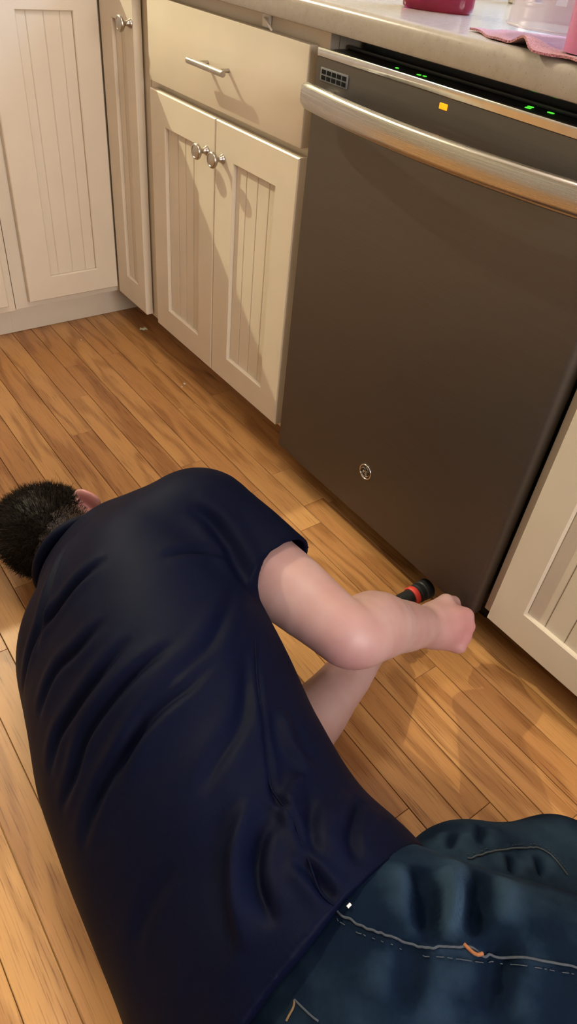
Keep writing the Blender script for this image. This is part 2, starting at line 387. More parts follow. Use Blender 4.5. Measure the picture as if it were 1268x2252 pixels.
# ------------------------------------------------------------------ cabinets
def frame_door(name, parent, along, s0, s1, z0, z1, p0, p1, q0, q1, face, thick, beads, sign=-1, mat='paint'):
    """frame-and-bead door. along: 'x' (front looks to -y) or 'y' (front looks to +x); s = place along the run"""
    def co(s, d, z):       # d = depth behind the front
        return (s, face + d, z) if along == 'x' else (face - d, s, z)
    bm = bmesh.new(); e = .0022; rec = .008
    def loop(a0, a1, b0, b1, d): return [bm.verts.new(co(*v)) for v in ((a0, d, b0), (a1, d, b0), (a1, d, b1), (a0, d, b1))]
    L = [loop(s0, s1, z0, z1, thick), loop(s0, s1, z0, z1, e), loop(s0 + e, s1 - e, z0 + e, z1 - e, 0),
         loop(p0 - e, p1 + e, q0 - e, q1 + e, 0), loop(p0, p1, q0, q1, e), loop(p0, p1, q0, q1, rec + .0021)]
    for A_, B_ in zip(L[:-1], L[1:]):
        for k in range(4): bm.faces.new((A_[k], A_[(k + 1) % 4], B_[(k + 1) % 4], B_[k]))
    bm.faces.new(L[0]); bm.faces.new(L[-1])
    d = obj(name, bm, mat, parent)
    for a, b in zip(beads[:-1], beads[1:]):
        g = .0005
        if along == 'x': bb = box(a + g, b - g, face + rec, face + rec + .0020, q0 + .0004, q1 - .0004)
        else: bb = box(face - rec - .0020, face - rec, a + g, b - g, q0 + .0004, q1 - .0004)
        lg = [ed for ed in bb.edges if abs(ed.verts[0].co.z - ed.verts[1].co.z) > .1]
        bmesh.ops.bevel(bb, geom=lg, offset=.0014, segments=2, affect='EDGES')
        obj('bead_board', bb, mat, d)
    return d
KNOB = [(0, 0), (.0085, 0), (.0088, .0015), (.0072, .004), (.0048, .008), (.0046, .012), (.0062, .0155), (.0105, .0175), (.0138, .0205), (.0145, .0235), (.0135, .0262), (.0118, .0275), (.0100, .0277), (.0094, .0270), (.0085, .0272), (.0055, .0285), (0, .0289)]
def knob(parent, x, y, z, ax=(0, -1, 0)): return obj('knob', lathe([(r * 1.12, h * 1.1) for r, h in KNOB], (x, y, z), ax, 28), 'nickel', parent, 50)

# sink-side cabinet: drawer over two doors
t = thing('base_cabinet', 'cream cabinet with one drawer over two beadboard doors, left of the dishwasher', 'cabinet', (-.31, .3, 0))
obj('carcass', box(-.626, -.004, .020, .60, .100, .874), 'paint_edge', t)
ff = bmesh.new()
fo = [(-.648, .100), (-.004, .100), (-.004, .874), (-.648, .874)]
def facefr(x0, x1, z0, z1, openings, y0=0., y1=.0195):
    b = bmesh.new()
    b.free(); b = box(x0, x1, y0, y1, z0, z1, .001, 1); return b
ff.free(); obj('face_frame', facefr(-.6265, -.004, .096, .874, None), 'paint', t)
obj('toe_kick', box(-.626, -.004, .095, .110, .001, .099), 'paint', t)
dr = obj('drawer', box(-.5970, -.0303, -.0205, -.0008, .6961, .8511, .0022, 2), 'paint', t)
pull = obj('pull_bar', lathe([(0, 0), (.0052, 0), (.0058, .0006), (.0058, .1304), (.0052, .131), (0, .131)], (-.374, -.0500, .7715), (1, 0, 0), 20), 'nickel', dr)
for x in (-.347, -.271): obj('pull_post', lathe([(0, 0), (.0042, 0), (.0042, .027), (0, .027)], (x, -.0203, .7715), (0, -1, 0), 16), 'nickel', dr)
dl = frame_door('door', t, 'x', -.5970, -.3152, .110, .681, -.529, -.380, .1756, .6135, -.0205, .0195, [-.529, -.484, -.449, -.413, -.380])
knob(dl, -.346, -.0205, .614)
dr2 = frame_door('door', t, 'x', -.3127, -.0303, .110, .681, -.242, -.0977, .1756, .6135, -.0205, .0195, [-.242, -.204, -.164, -.124, -.0977])
knob(dr2, -.283, -.0205, .614)
base(t)

# corner cabinet with a folding corner door
t = thing('corner_cabinet', 'cream corner cabinet with a folding beadboard door and one round knob', 'cabinet', (-1.1, .2, 0))
obj('carcass', prism([(-1.44, -.325), (-.8525, -.325), (-.8525, 0.), (-.628, 0.), (-.628, .60), (-1.44, .60)], .100, .874), 'paint_edge', t)
obj('toe_kick', prism([(-.934, -.3262), (-.916, -.3262), (-.916, .095), (-.628, .095), (-.628, .110), (-.934, .110)], .001, .099), 'paint', t)
obj('corner_post', box(-.8520, -.836, -.0035, .0120, .096, .874), 'paint', t)
cl = frame_door('door_leaf', t, 'y', -.2900, -.0265, .122, .862, -.2205, -.0885, .186, .788, -.8300, .0200, [-.2205, -.197, -.156, -.118, -.0885])
cr = frame_door('door_leaf', t, 'x', -.8285, -.6560, .108, .862, -.7650, -.7020, .180, .786, -.0245, .0200, [-.7650, -.734, -.7020])
knob(cr, -.668, -.0245, .789)
base(t)

# next cabinet of the left run
t = thing('base_cabinet', 'cream cabinet at the far left edge beside the corner cabinet', 'cabinet', (-1.1, -.6, 0))
obj('carcass', box(-1.44, -.8720, -.905, -.3265, .100, .874), 'paint_edge', t)
obj('face_frame', box(-.8715, -.8525, -.905, -.3265, .096, .874, .001, 1), 'paint', t)
obj('toe_kick', box(-.934, -.916, -.905, -.3264, .001, .099), 'paint', t)
d = frame_door('door', t, 'y', -.870, -.3480, .120, .681, -.80, -.42, .186, .6135, -.8320, .0200, [-.80, -.76, -.72, -.68, -.64, -.60, -.56, -.52, -.48, -.45, -.42])
knob(d, -.832, -.39, .614, (1, 0, 0))
w_ = obj('drawer', box(-.8518, -.8320, -.870, -.3480, .6961, .8511, .0022, 2), 'paint', t)
obj('pull_bar', lathe([(0, 0), (.0052, 0), (.0058, .0006), (.0058, .1304), (.0052, .131), (0, .131)], (-.8025, -.675, .7715), (0, 1, 0), 20), 'nickel', w_)
for y in (-.648, -.572): obj('pull_post', lathe([(0, 0), (.0042, 0), (.0042, .027), (0, .027)], (-.832, y, .7715), (1, 0, 0), 16), 'nickel', w_)
base(t)

# right-hand cabinet
t = thing('base_cabinet', 'cream cabinet with a beadboard door, right of the dishwasher', 'cabinet', (1.0, .3, 0))
obj('carcass', box(.611, 1.42, .020, .60, .100, .874), 'paint_edge', t)
obj('face_frame', box(.611, 1.42, 0, .0195, .090, .874, .001, 1), 'paint', t)
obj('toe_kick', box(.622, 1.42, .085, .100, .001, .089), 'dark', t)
d = frame_door('door', t, 'x', .6320, 1.0100, .0957, .681, .692, .945, .165, .6135, -.0205, .0195, [.692, .728, .767, .806, .845, .884, .918, .945])
knob(d, .985, -.0205, .614)
d = frame_door('door', t, 'x', 1.0130, 1.3900, .0957, .681, 1.08, 1.325, .165, .6135, -.0205, .0195, [1.08, 1.115, 1.15, 1.185, 1.22, 1.255, 1.29, 1.325])
knob(d, 1.038, -.0205, .614)
w_ = obj('drawer', box(.6320, 1.3900, -.0205, -.0008, .6961, .8511, .0022, 2), 'paint', t)
obj('pull_bar', lathe([(0, 0), (.0052, 0), (.0058, .0006), (.0058, .1304), (.0052, .131), (0, .131)], (.945, -.0500, .7715), (1, 0, 0), 20), 'nickel', w_)
for x in (.972, 1.048): obj('pull_post', lathe([(0, 0), (.0042, 0), (.0042, .027), (0, .027)], (x, -.0203, .7715), (0, -1, 0), 16), 'nickel', w_)
base(t)

# continuous L-shaped worktop
bm = prism([(-1.47, -.93), (-.800, -.93), (-.800, -.036), (1.45, -.036), (1.45, .638), (-1.47, .638)], .8762, .9140)
vert = [e for e in bm.edges if abs(e.verts[0].co.z - e.verts[1].co.z) < .001]
top = [e for e in vert if e.verts[0].co.z > .9]; bot = [e for e in vert if e.verts[0].co.z < .9]
bmesh.ops.bevel(bm, geom=top, offset=.0125, segments=5, affect='EDGES', profile=.5)
bot = [e for e in bm.edges if all(v.co.z < .8765 for v in e.verts)]
bmesh.ops.bevel(bm, geom=bot, offset=.004, segments=2, affect='EDGES', profile=.5)
tag(obj('worktop', bm, 'counter'), 'speckled beige worktop with a rounded edge running over the cabinets and dishwasher', 'countertop')

# ------------------------------------------------------------------ dishwasher
t = thing('dishwasher', 'dark stainless dishwasher with a curved steel bar handle', 'dishwasher', (.3, .3, 0))
prof = [(0.0006, 0.), (0.0006, -.0265), (.0015, -.0279)]
prof += [(.5950 + .0110 * math.sin(a), -.0279 + .0130 * (1 - math.cos(a))) for a in [math.radians(q) for q in range(0, 91, 10)]] + [(.6060, 0.)]
door = obj('door', prism(prof, .0777, .8415), 'slate', t, 40)
obj('top_trim', prism([(.0006, -.0205), (.0006, -.0272), (.0018, -.0290), (.5950, -.0290), (.6040, -.0255), (.6050, -.0205)], .8418, .8537, bev=.0008, seg=1), 'chrome', door)
pan = obj('control_panel', box(.004, .600, -.0200, .052, .8300, .8500, .002, 2), 'panel', t)
obj('panel_ridge', box(.004, .600, .030, .040, .8502, .8555, .0015, 2), 'panel', pan)
obj('tub', box(.010, .596, .001, .58, .100, .8290), 'tub', t)
obj('top_shield', box(.010, .596, .060, .58, .8300, .8700, .002, 1), 'tub', t)
obj('toe_panel', box(.012, .592, .060, .075, .004, .0985), 'black', t)
for i, x in enumerate((.035, .575)): obj('levelling_foot', lathe([(0, 0), (.016, 0), (.016, .006), (.006, .010), (.005, .097), (0, .097)], (x, .10, .001), (0, 0, 1), 16), 'black', t)
for gx, gy, wd in ((.396, .010, .008), (.392, .020, .008), (.424, .021, .009), (.149, .007, .004), (.196, .007, .006), (.206, .009, .005)):
    obj('indicator_lamp', box(gx - wd / 2, gx + wd / 2, gy - .0022, gy + .0022, .8501, .8507, .0002, 1), 'green', pan)
obj('status_lamp', box(.2795, .2945, -.0292, -.0275, .8265, .8340, .0006, 1), 'amber', door)
# vent grille
v = obj('vent_grille', box(.0150, .0830, -.0300, -.0275, .8105, .8290, .0010, 2), 'grille', door)
for r_ in range(2):
    for c_ in range(5):
        x = .0190 + c_ * .0128; z = .8125 + r_ * .0080
        obj('vent_slot', box(x, x + .0102, -.0306, -.0296, z, z + .0060, .0003, 1), 'slot', v)
# bowed bar handle
def handle():
    bm = bmesh.new(); n = 48; rings = []
    sec = [(math.cos(a), math.sin(a)) for a in [2 * math.pi * k / 20 for k in range(20)]]
    for i in range(n + 1):
        s = i / n; x = .012 + .576 * s; u = 2 * s - 1; y = -.0560 - .0300 * (1 - u * u); dy = .0300 * 2 * u * 2 / .576
        nx, ny = -dy, 1.; l = math.hypot(nx, ny); nx /= l; ny /= l
        k = 1. if 0 < i < n else .82
        rings.append([bm.verts.new((x + nx * .0085 * k * math.copysign(abs(c) ** .8, c), y + ny * .0085 * k * math.copysign(abs(c) ** .8, c), .7915 + .0190 * k * math.copysign(abs(q) ** .55, q))) for c, q in sec])
    for A_, B_ in zip(rings[:-1], rings[1:]):
        for k in range(20): bm.faces.new((A_[k], A_[(k + 1) % 20], B_[(k + 1) % 20], B_[k]))
    bm.faces.new(rings[0]); bm.faces.new(rings[-1]); return bm
hd = obj('handle', handle(), 'steel', t, 60)
for x in (.045, .555): obj('handle_mount', box(x - .014, x + .014, -.060, -.0281, .781, .802, .004, 2), 'steel', hd)
# round maker's badge
EX, EZ, ER = .2840, .1910, .0168
bd = obj('badge', lathe([(0, .0004), (.0140, .0004), (.0143, .0012), (.0150, .0019), (.0162, .0019), (ER, .0012), (ER, 0), (0, 0)], (EX, -.0281, EZ), (0, -1, 0), 48), 'bright', door, 50)
obj('badge_disc', lathe([(0, .0009), (.0132, .0009), (.0138, .0003), (0, .0003)], (EX, -.0282, EZ), (0, -1, 0), 40), 'black', bd)
def mono(pts, r): return tube([(EX + a * .0138, -.02925, EZ + b * .0138) for a, b in pts], r, 6)
def arc(r0, r1, a0, a1, n=14): return [((r0 + (r1 - r0) * k / n) * math.cos(math.radians(a0 + (a1 - a0) * k / n)), (r0 + (r1 - r0) * k / n) * math.sin(math.radians(a0 + (a1 - a0) * k / n))) for k in range(n + 1)]
for q in (20, 110, 200, 290): obj('badge_flourish', mono(arc(.66, .90, q, q + 74), [.0003 + .0004 * math.sin(math.pi * k / 14) for k in range(15)]), 'bright', bd)
def loops(c, r, a0, a1, n=18): return [(c[0] + r * math.cos(math.radians(a0 + (a1 - a0) * k / n)), c[1] + r * math.sin(math.radians(a0 + (a1 - a0) * k / n))) for k in range(n + 1)]
g_ = [(-.05, .02)] + loops((-.34, -.10), .15, 40, 330) + [(-.05, .02), (.02, .12)] + loops((-.12, .36), .15, -60, 230)
e_ = [(-.10, .10), (.05, -.02)] + loops((.28, .14), .14, 215, -110) + [(.10, -.12)] + loops((.16, -.38), .22, 110, 420)[:-2] + loops((.18, -.36), .10, 60, 300, 10)
obj('badge_letter', mono([(a, b) for a, b in g_], .00042), 'bright', bd); obj('badge_letter', mono(e_, .00042), 'bright', bd)
base(t)

# small plastic catch above the drawer
t = thing('drawer_catch', 'small white plastic catch poking out between the drawer top and worktop', 'catch', (-.165, -.01, .851))
obj('plate', box(-.190, -.168, -.006, -.0008, .8525, .8740, .0010, 1), 'white', t)
obj('hook_arm', tube(spline([(-.180, -.008, .866), (-.165, -.014, .8635), (-.150, -.018, .8590), (-.141, -.0195, .8545)], 5), [.0022] * 12 + [.0018] * 3 + [.0016], 8), 'white', t)
base(t)

# ------------------------------------------------------------------ things on the worktop
ZT = .9142
def superell(c, ax, a, b, n, prof, seg=40):
    """stack of squarish outlines: prof = (scale, z)"""
    ca, sa = ax; bm = bmesh.new(); rings = []
    for s, z in prof:
        rr = []
        for k in range(seg):
            q = 2 * math.pi * k / seg; x = a * s * math.copysign(abs(math.cos(q)) ** (2 / n), math.cos(q)); y = b * s * math.copysign(abs(math.sin(q)) ** (2 / n), math.sin(q))
            rr.append(bm.verts.new((c[0] + x * ca - y * sa, c[1] + x * sa + y * ca, ZT + z)))
        rings.append(rr)
    for A_, B_ in zip(rings[:-1], rings[1:]):
        for k in range(seg): bm.faces.new((A_[k], A_[(k + 1) % seg], B_[(k + 1) % seg], B_[k]))
    bm.faces.new(rings[0]); bm.faces.new(rings[-1]); return bm
t = thing('soap_bottle', 'bottle of clear pink dish soap on the worktop', 'bottle', (.085, .135, ZT))
obj('bottle', superell((.085, .135), (.707, .707), .056, .030, 2.8, [(.90, 0), (.98, .003), (1., .010), (.99, .05), (.95, .075), (.97, .10), (.99, .14), (.90, .175), (.62, .200), (.34, .212), (.30, .222)]), 'soap', t, 60)
obj('cap', superell((.085, .135), (.707, .707), .021, .021, 2.1, [(1., .2225), (1.02, .224), (1., .252), (.7, .256), (.55, .270), (.3, .272)]), 'cap', t, 50)
base(t)
# pink cloth with a wavy front hem
def cloth():
    bm = bmesh.new(); nu, nv = 70, 34; g = []
    for i in range(nu + 1):
        u = i / nu; row = []
        for j in range(nv + 1):
            v_ = j / nv
            x = .268 + .30 * u + .02 * v_; y0_ = .012 - .050 * min(1, u * 2.1) ** .9 + .005 * math.sin(u * 22); y = y0_ + (.06 + .20 * min(1., u * 3.)) * v_
            z = ZT + .0016 + .010 * max(0, math.sin((u - .30) * 15.)) ** 2 * math.exp(-(v_ * 7) ** 2) * (1 if .28 < u < .95 else 0) + .0022 * (1 + math.sin(u * 31 + v_ * 9)) * .3
            row.append(bm.verts.new((x, y, z)))
        g.append(row)
    for i in range(nu):
        for j in range(nv): bm.faces.new((g[i][j], g[i + 1][j], g[i + 1][j + 1], g[i][j + 1]))
    bmesh.ops.recalc_face_normals(bm, faces=bm.faces[:])
    bmesh.ops.solidify(bm, geom=bm.faces[:], thickness=-.0026)
    lo = min(v.co.z for v in bm.verts)
    for v in bm.verts: v.co.z += ZT + .0002 - lo
    return bm
tag(obj('wash_cloth', cloth(), 'terry', None, 80), 'pink terry cloth lying rumpled along the worktop edge', 'cloth')
# cloudy plastic basket, upside down, with rows of slots
def basket(c, rb, h, seg=60, rows=14):
    bm = bmesh.new(); rings = []
    for i in range(rows + 1):
        s = i / rows; a = s * math.pi / 2; r = rb * (math.cos(a) ** .85 if s < 1 else 0); z = h * math.sin(a) ** .9
        rings.append([bm.verts.new((c[0] + max(r, .004) * math.cos(2 * math.pi * k / seg), c[1] + max(r, .004) * math.sin(2 * math.pi * k / seg), ZT + .0180 + z)) for k in range(seg)])
    for i in range(rows):
        for k in range(seg):
            if i in (2, 3, 5, 6) and k % 4 in (1, 2): continue
            bm.faces.new((rings[i][k], rings[i][(k + 1) % seg], rings[i + 1][(k + 1) % seg], rings[i + 1][k]))
    bmesh.ops.recalc_face_normals(bm, faces=bm.faces[:])
    bmesh.ops.solidify(bm, geom=bm.faces[:], thickness=.0022); return bm
BC = (.372, .062)
t = thing('plastic_basket', 'cloudy plastic bowl with slots turned upside down on the pink cloth', 'bowl', (*BC, ZT))
obj('slotted_bowl', basket(BC, .066, .100), 'clearplastic', t, 50)
obj('rim', tube([(BC[0] + .0665 * math.cos(a), BC[1] + .0665 * math.sin(a), ZT + .0180) for a in [2 * math.pi * k / 48 for k in range(48)]], .0019, 8, closed=True), 'clearplastic', t, 80)
base(t)
PC = (.462, .012)
t = thing('plastic_cup', 'pink plastic cup beside the cloudy bowl at the right edge', 'cup', (*PC, ZT))
obj('cup_wall', lathe([(.030, .0055), (.0335, .0055), (.0390, .100), (.0375, .100), (.0322, .009), (0, .009), (0, .0055), (.030, .0055)], (*PC, ZT), (0, 0, 1), 40), 'pinkplastic', t, 50)
obj('cup_lip', tube([(PC[0] + .0388 * math.cos(a), PC[1] + .0388 * math.sin(a), ZT + .1005) for a in [2 * math.pi * k / 40 for k in range(40)]], .0014, 6, closed=True), 'pinkplastic', t, 80)
base(t)
t = thing('steel_canister', 'small steel canister standing at the back of the worktop', 'canister', (-.030, .490, ZT))
obj('canister_body', lathe([(0, 0), (.030, 0), (.032, .002), (.032, .006), (.0305, .007), (.0305, .085), (.032, .087), (0, .087)], (-.030, .490, ZT), (0, 0, 1), 40), 'nickel', t)
obj('lid', lathe([(0, .0872), (.0325, .0872), (.0325, .099), (.010, .102), (.006, .108), (.009, .114), (0, .117)], (-.030, .490, ZT), (0, 0, 1), 40), 'bright', t)
base(t)

# ------------------------------------------------------------------ litter on the floor
def scrap():
    bm = bmesh.new(); pts = [(0, -.011), (.006, -.007), (.0085, .000), (.006, .006), (.009, .011), (.002, .010), (-.003, .013), (-.008, .008), (-.006, .001), (-.008, -.005)]
    c0 = bm.verts.new((0, 0, .0045)); vs = [bm.verts.new((x, y, .0012 + .0035 * (i % 2))) for i, (x, y) in enumerate(pts)]
    for i in range(len(vs)): bm.faces.new((c0, vs[i], vs[(i + 1) % len(vs)]))
    bmesh.ops.recalc_face_normals(bm, faces=bm.faces[:]); bmesh.ops.solidify(bm, geom=bm.faces[:], thickness=.0007)
    lo = min(v.co.z for v in bm.verts)
    for v in bm.verts: v.co += Vector((-.772, .018, .0002 - lo))
    return bm
tag(obj('leaf_scrap', scrap(), 'leaf', None, 60), 'curled pale green leaf scrap on the oak floor near the corner cabinet', 'leaf')
for i, (x, y, s, lab) in enumerate(((-.438, -.027, .0050, 'larger white crumb on the floor in front of the sink cabinet'), (-.428, -.041, .0036, 'smaller white crumb beside the larger one on the floor'), (-.790, -.173, .0032, 'tiny pale crumb on the floor near the left toe kick'))):
    bm = bmesh.new(); bmesh.ops.create_icosphere(bm, subdivisions=2, radius=s); random.seed(i)
    for v in bm.verts: v.co = Vector((x, y, s * .42)) + Vector((v.co.x, v.co.y * .8, v.co.z * .42)) * random.uniform(.85, 1.)
    tag(obj('crumb', bm, 'crumb', None, 60), lab, 'crumb', 'crumbs on the floor')

# ------------------------------------------------------------------ torch in the left hand, aimed under the dishwasher
T0 = (.491, -.208, .0362)
t = thing('flashlight', 'black flashlight with a red ring held under the dishwasher edge', 'flashlight', (T0[0], T0[1], .02))
obj('barrel', lathe([(0, 0), (.0125, 0), (.0145, .002), (.0150, .010), (.0140, .012), (.0140, .016), (.0150, .018), (.0150, .040), (.0142, .042), (.0142, .046), (.0158, .048), (.0160, .150), (0, .150)], T0, (0, 1, 0), 32), 'black', t)
obj('red_ring', lathe([(0, 0.1502), (.0180, 0.1502), (.0192, 0.1520), (.0192, 0.1600), (.0180, 0.1620), (0, 0.1620)], T0, (0, 1, 0), 32), 'red', t)
obj('head', lathe([(0, 0.1622), (.0172, 0.1622), (.0172, 0.1660), (.0195, 0.1680), (.0195, 0.1740), (.0182, 0.1760), (.0182, 0.1790), (.0200, 0.1810), (.0205, 0.1960), (.0190, 0.1980), (.0165, 0.1985), (.0165, 0.1965), (0, 0.1965)], T0, (0, 1, 0), 32), 'black', t)
obj('lens', lathe([(0, 0.1968), (.0163, 0.1968), (.0163, 0.1978), (0, 0.1986)], T0, (0, 1, 0), 32), 'lens', t)
base(t)
# ---------------------------------------------------------------- implicit-surface body tools
class Field:
    """a sampled distance field; shapes are blended in, then turned into a quad mesh"""
    def __init__(s, lo, hi, h):
        s.lo=np.array(lo,np.float32); s.h=h
        s.n=np.ceil((np.array(hi)-s.lo)/h).astype(int)+1
        s.v=np.full(s.n,1.0,np.float32)
    def _win(s,lo,hi):
        i0=np.clip(((np.array(lo)-s.lo)/s.h).astype(int),0,s.n-1)
        i1=np.clip(np.ceil((np.array(hi)-s.lo)/s.h).astype(int)+1,0,s.n)
        sl=tuple(slice(a,b) for a,b in zip(i0,i1))
        ax=[s.lo[k]+s.h*np.arange(i0[k],i1[k],dtype=np.float32) for k in range(3)]
        return sl,ax[0][:,None,None],ax[1][None,:,None],ax[2][None,None,:]
    def put(s,f,lo,hi,k=0.02,op='add'):
        m=k*2+s.h*2
        sl,X,Y,Z=s._win(np.array(lo)-m,np.array(hi)+m)
        d=f(X,Y,Z).astype(np.float32); a=s.v[sl]
        if op=='add':
            if k>0:
                t=np.clip(0.5+0.5*(a-d)/k,0,1); s.v[sl]=a+(d-a)*t-k*t*(1-t)
            else: s.v[sl]=np.minimum(a,d)
        else:
            if k>0:
                t=np.clip(0.5-0.5*(a+d)/k,0,1); s.v[sl]=a+(-d-a)*t+k*t*(1-t)
            else: s.v[sl]=np.maximum(a,-d)
    def cone(s,a,b,ra,rb,k=0.02,op='add',cut=None):
        a=np.array(a,float);b=np.array(b,float);ab=b-a;L=ab@ab;r=max(ra,rb)
        def f(X,Y,Z):
            t=np.clip(((X-a[0])*ab[0]+(Y-a[1])*ab[1]+(Z-a[2])*ab[2])/L,0,1)
            d=np.sqrt((X-a[0]-t*ab[0])**2+(Y-a[1]-t*ab[1])**2+(Z-a[2]-t*ab[2])**2)-(ra+(rb-ra)*t)
            if cut is not None:
                q,n=np.array(cut[0]),np.array(cut[1])/np.linalg.norm(cut[1])
                d=np.maximum(d,(X-q[0])*n[0]+(Y-q[1])*n[1]+(Z-q[2])*n[2])
            return d
        s.put(f,np.minimum(a,b)-r,np.maximum(a,b)+r,k,op)
    def chain(s,pts,k=0.015,ki=0.004):
        """a limb: rounded cones end to end, lightly blended at the bends, then merged into the rest with radius k"""
        P=np.array([q[:3] for q in pts],float);r=[q[3] for q in pts]
        def f(X,Y,Z):
            o=None
            for i in range(len(P)-1):
                a=P[i];ab=P[i+1]-a;L=ab@ab
                t=np.clip(((X-a[0])*ab[0]+(Y-a[1])*ab[1]+(Z-a[2])*ab[2])/L,0,1)
                d=np.sqrt((X-a[0]-t*ab[0])**2+(Y-a[1]-t*ab[1])**2+(Z-a[2]-t*ab[2])**2)-(r[i]+(r[i+1]-r[i])*t)
                if o is None:o=d
                elif ki<=0:o=np.minimum(o,d)
                else:
                    h=np.clip(0.5+0.5*(o-d)/ki,0,1);o=o+(d-o)*h-ki*h*(1-h)
            return o
        s.put(f,P.min(0)-max(r),P.max(0)+max(r),k)
    def ell(s,c,r,M=None,k=0.02,op='add'):
        c=np.array(c,float);r=np.array(r,float);M=np.eye(3) if M is None else np.array(M,float)
        R=max(r)
        def f(X,Y,Z):
            x,y,z=X-c[0],Y-c[1],Z-c[2]
            q=[M[i][0]*x+M[i][1]*y+M[i][2]*z for i in range(3)]
            k0=np.sqrt(sum((q[i]/r[i])**2 for i in range(3)))
            k1=np.sqrt(sum((q[i]/r[i]**2)**2 for i in range(3)))
            return k0*(k0-1)/np.maximum(k1,1e-6)
        s.put(f,c-R,c+R,k,op)
    def loft(s,st,k=0.02,grow=0.0,op='add'):
        """cross-sections at rising x: (x, cy, cz, phi_deg, half_breadth, half_depth, squareness)"""
        st=np.array(st,float);x0,x1=st[0,0],st[-1,0]
        R=st[:,4:6].max()+grow
        lo=[x0-.05,st[:,1].min()-R,st[:,2].min()-R];hi=[x1+.05,st[:,1].max()+R,st[:,2].max()+R]
        xs=st[:,0]
        def sm(x,col):           # smooth interpolation (Catmull-Rom)
            y=st[:,col];m=np.gradient(y,xs);i=np.clip(np.searchsorted(xs,x)-1,0,len(xs)-2)
            h=xs[i+1]-xs[i];t=np.clip((x-xs[i])/h,0,1)
            return (2*t**3-3*t**2+1)*y[i]+(t**3-2*t**2+t)*h*m[i]+(-2*t**3+3*t**2)*y[i+1]+(t**3-t**2)*h*m[i+1]
        def f(X,Y,Z):
            x=X[:,0,0].astype(float)
            cy,cz,ph,a,b,n=[sm(x,i)[:,None,None] for i in range(1,7)]
            ph=np.radians(ph);a=a+grow;b=b+grow
            u=(Y-cy)*np.cos(ph)+(Z-cz)*np.sin(ph);v=-(Y-cy)*np.sin(ph)+(Z-cz)*np.cos(ph)
            q=(np.abs(u/a)**n+np.abs(v/b)**n)**(1/n)
            d=(q-1)*np.minimum(a,b)
            e=np.maximum(x0-x,x-x1)[:,None,None]
            return np.where(e>0,np.sqrt(np.maximum(d,0)**2+e**2)+np.minimum(d,0)*0,np.maximum(d,e))
        s.put(f,lo,hi,k,op)
    def half(s,pt,nrm,k=0.0):
        """cut away everything on the normal's side of a plane"""
        n=np.array(nrm,float);n/=np.linalg.norm(n)
        sl,X,Y,Z=s._win(s.lo,s.lo+s.h*s.n)
        d=(X-pt[0])*n[0]+(Y-pt[1])*n[1]+(Z-pt[2])*n[2]
        s.v=np.maximum(s.v,d.astype(np.float32)) if k<=0 else _smax(s.v,d.astype(np.float32),k)
    def sample(s,P):
        q=(np.asarray(P)-s.lo)/s.h;i=np.clip(q.astype(int),0,s.n-2);t=q-i;v=0
        for a in(0,1):
            for b in(0,1):
                for c in(0,1):
                    w=(t[:,0] if a else 1-t[:,0])*(t[:,1] if b else 1-t[:,1])*(t[:,2] if c else 1-t[:,2])
                    v=v+w*s.v[i[:,0]+a,i[:,1]+b,i[:,2]+c]
        return v
    def mesh(s,relax=2):
        """naive surface nets -> verts, quads"""
        v=s.v; neg=v<0
        n=np.array(v.shape)-1
        def cv(a,i,j,k): return a[i:i+n[0],j:j+n[1],k:k+n[2]]
        cnt=sum(cv(neg,i,j,k).astype(np.int8) for i in(0,1) for j in(0,1) for k in(0,1))
        act=(cnt>0)&(cnt<8)
        I=np.argwhere(act)
        idx=np.full(act.shape,-1,np.int64);idx[act]=np.arange(len(I))
        acc=np.zeros((len(I),3));num=np.zeros(len(I))
        cor=[(i,j,k) for i in(0,1) for j in(0,1) for k in(0,1)]
        for a in cor:
            for ax in range(3):
                if a[ax]: continue
                b=list(a);b[ax]=1
                va=v[I[:,0]+a[0],I[:,1]+a[1],I[:,2]+a[2]];vb=v[I[:,0]+b[0],I[:,1]+b[1],I[:,2]+b[2]]
                c=(va<0)!=(vb<0);t=np.where(c,va/np.where(va==vb,1,va-vb),0)
                pnt=np.array(a,float)[None]+0*acc;pnt[:,ax]+=t
                acc[c]+=pnt[c];num[c]+=1
        V=I+acc/num[:,None]
        F=[]
        for ax in range(3):
            o=[k for k in range(3) if k!=ax]
            sa=[slice(1,-1)]*3;sb=[slice(1,-1)]*3
            sa[ax]=slice(0,-1);sb[ax]=slice(1,None)
            A=neg[tuple(sa)];B=neg[tuple(sb)]
            for flip,(mask) in ((0,A&~B),(1,~A&B)):
                E=np.argwhere(mask)
                if not len(E): continue
                E[:,o[0]]+=1;E[:,o[1]]+=1
                q=[]
                for d0,d1 in((0,0),(1,0),(1,1),(0,1)):
                    C=E.copy();C[:,o[0]]-=d0;C[:,o[1]]-=d1
                    q.append(idx[C[:,0],C[:,1],C[:,2]])
                q=np.stack(q,1)
                if (ax==1)^flip: q=q[:,::-1]
                F.append(q)
        F=np.concatenate(F);F=F[(F>=0).all(1)]
        V=V*s.h+s.lo
        for _ in range(relax):
            S=np.zeros_like(V);c=np.zeros(len(V))
            for a in range(4):
                for b in((a+1)%4,(a+3)%4):
                    np.add.at(S,F[:,a],V[F[:,b]]);np.add.at(c,F[:,a],1)
            V=V*.45+.55*S/np.maximum(c,1)[:,None]
        return V,F
def _smax(a,b,k):
    t=np.clip(0.5-0.5*(b-a)/k,0,1);return b+(a-b)*t+k*t*(1-t)
def normals(V,F):
    n=np.cross(V[F[:,2]]-V[F[:,0]],V[F[:,3]]-V[F[:,1]]);N=np.zeros_like(V)
    for a in range(4): np.add.at(N,F[:,a],n)
    return N/np.maximum(np.linalg.norm(N,axis=1),1e-12)[:,None]
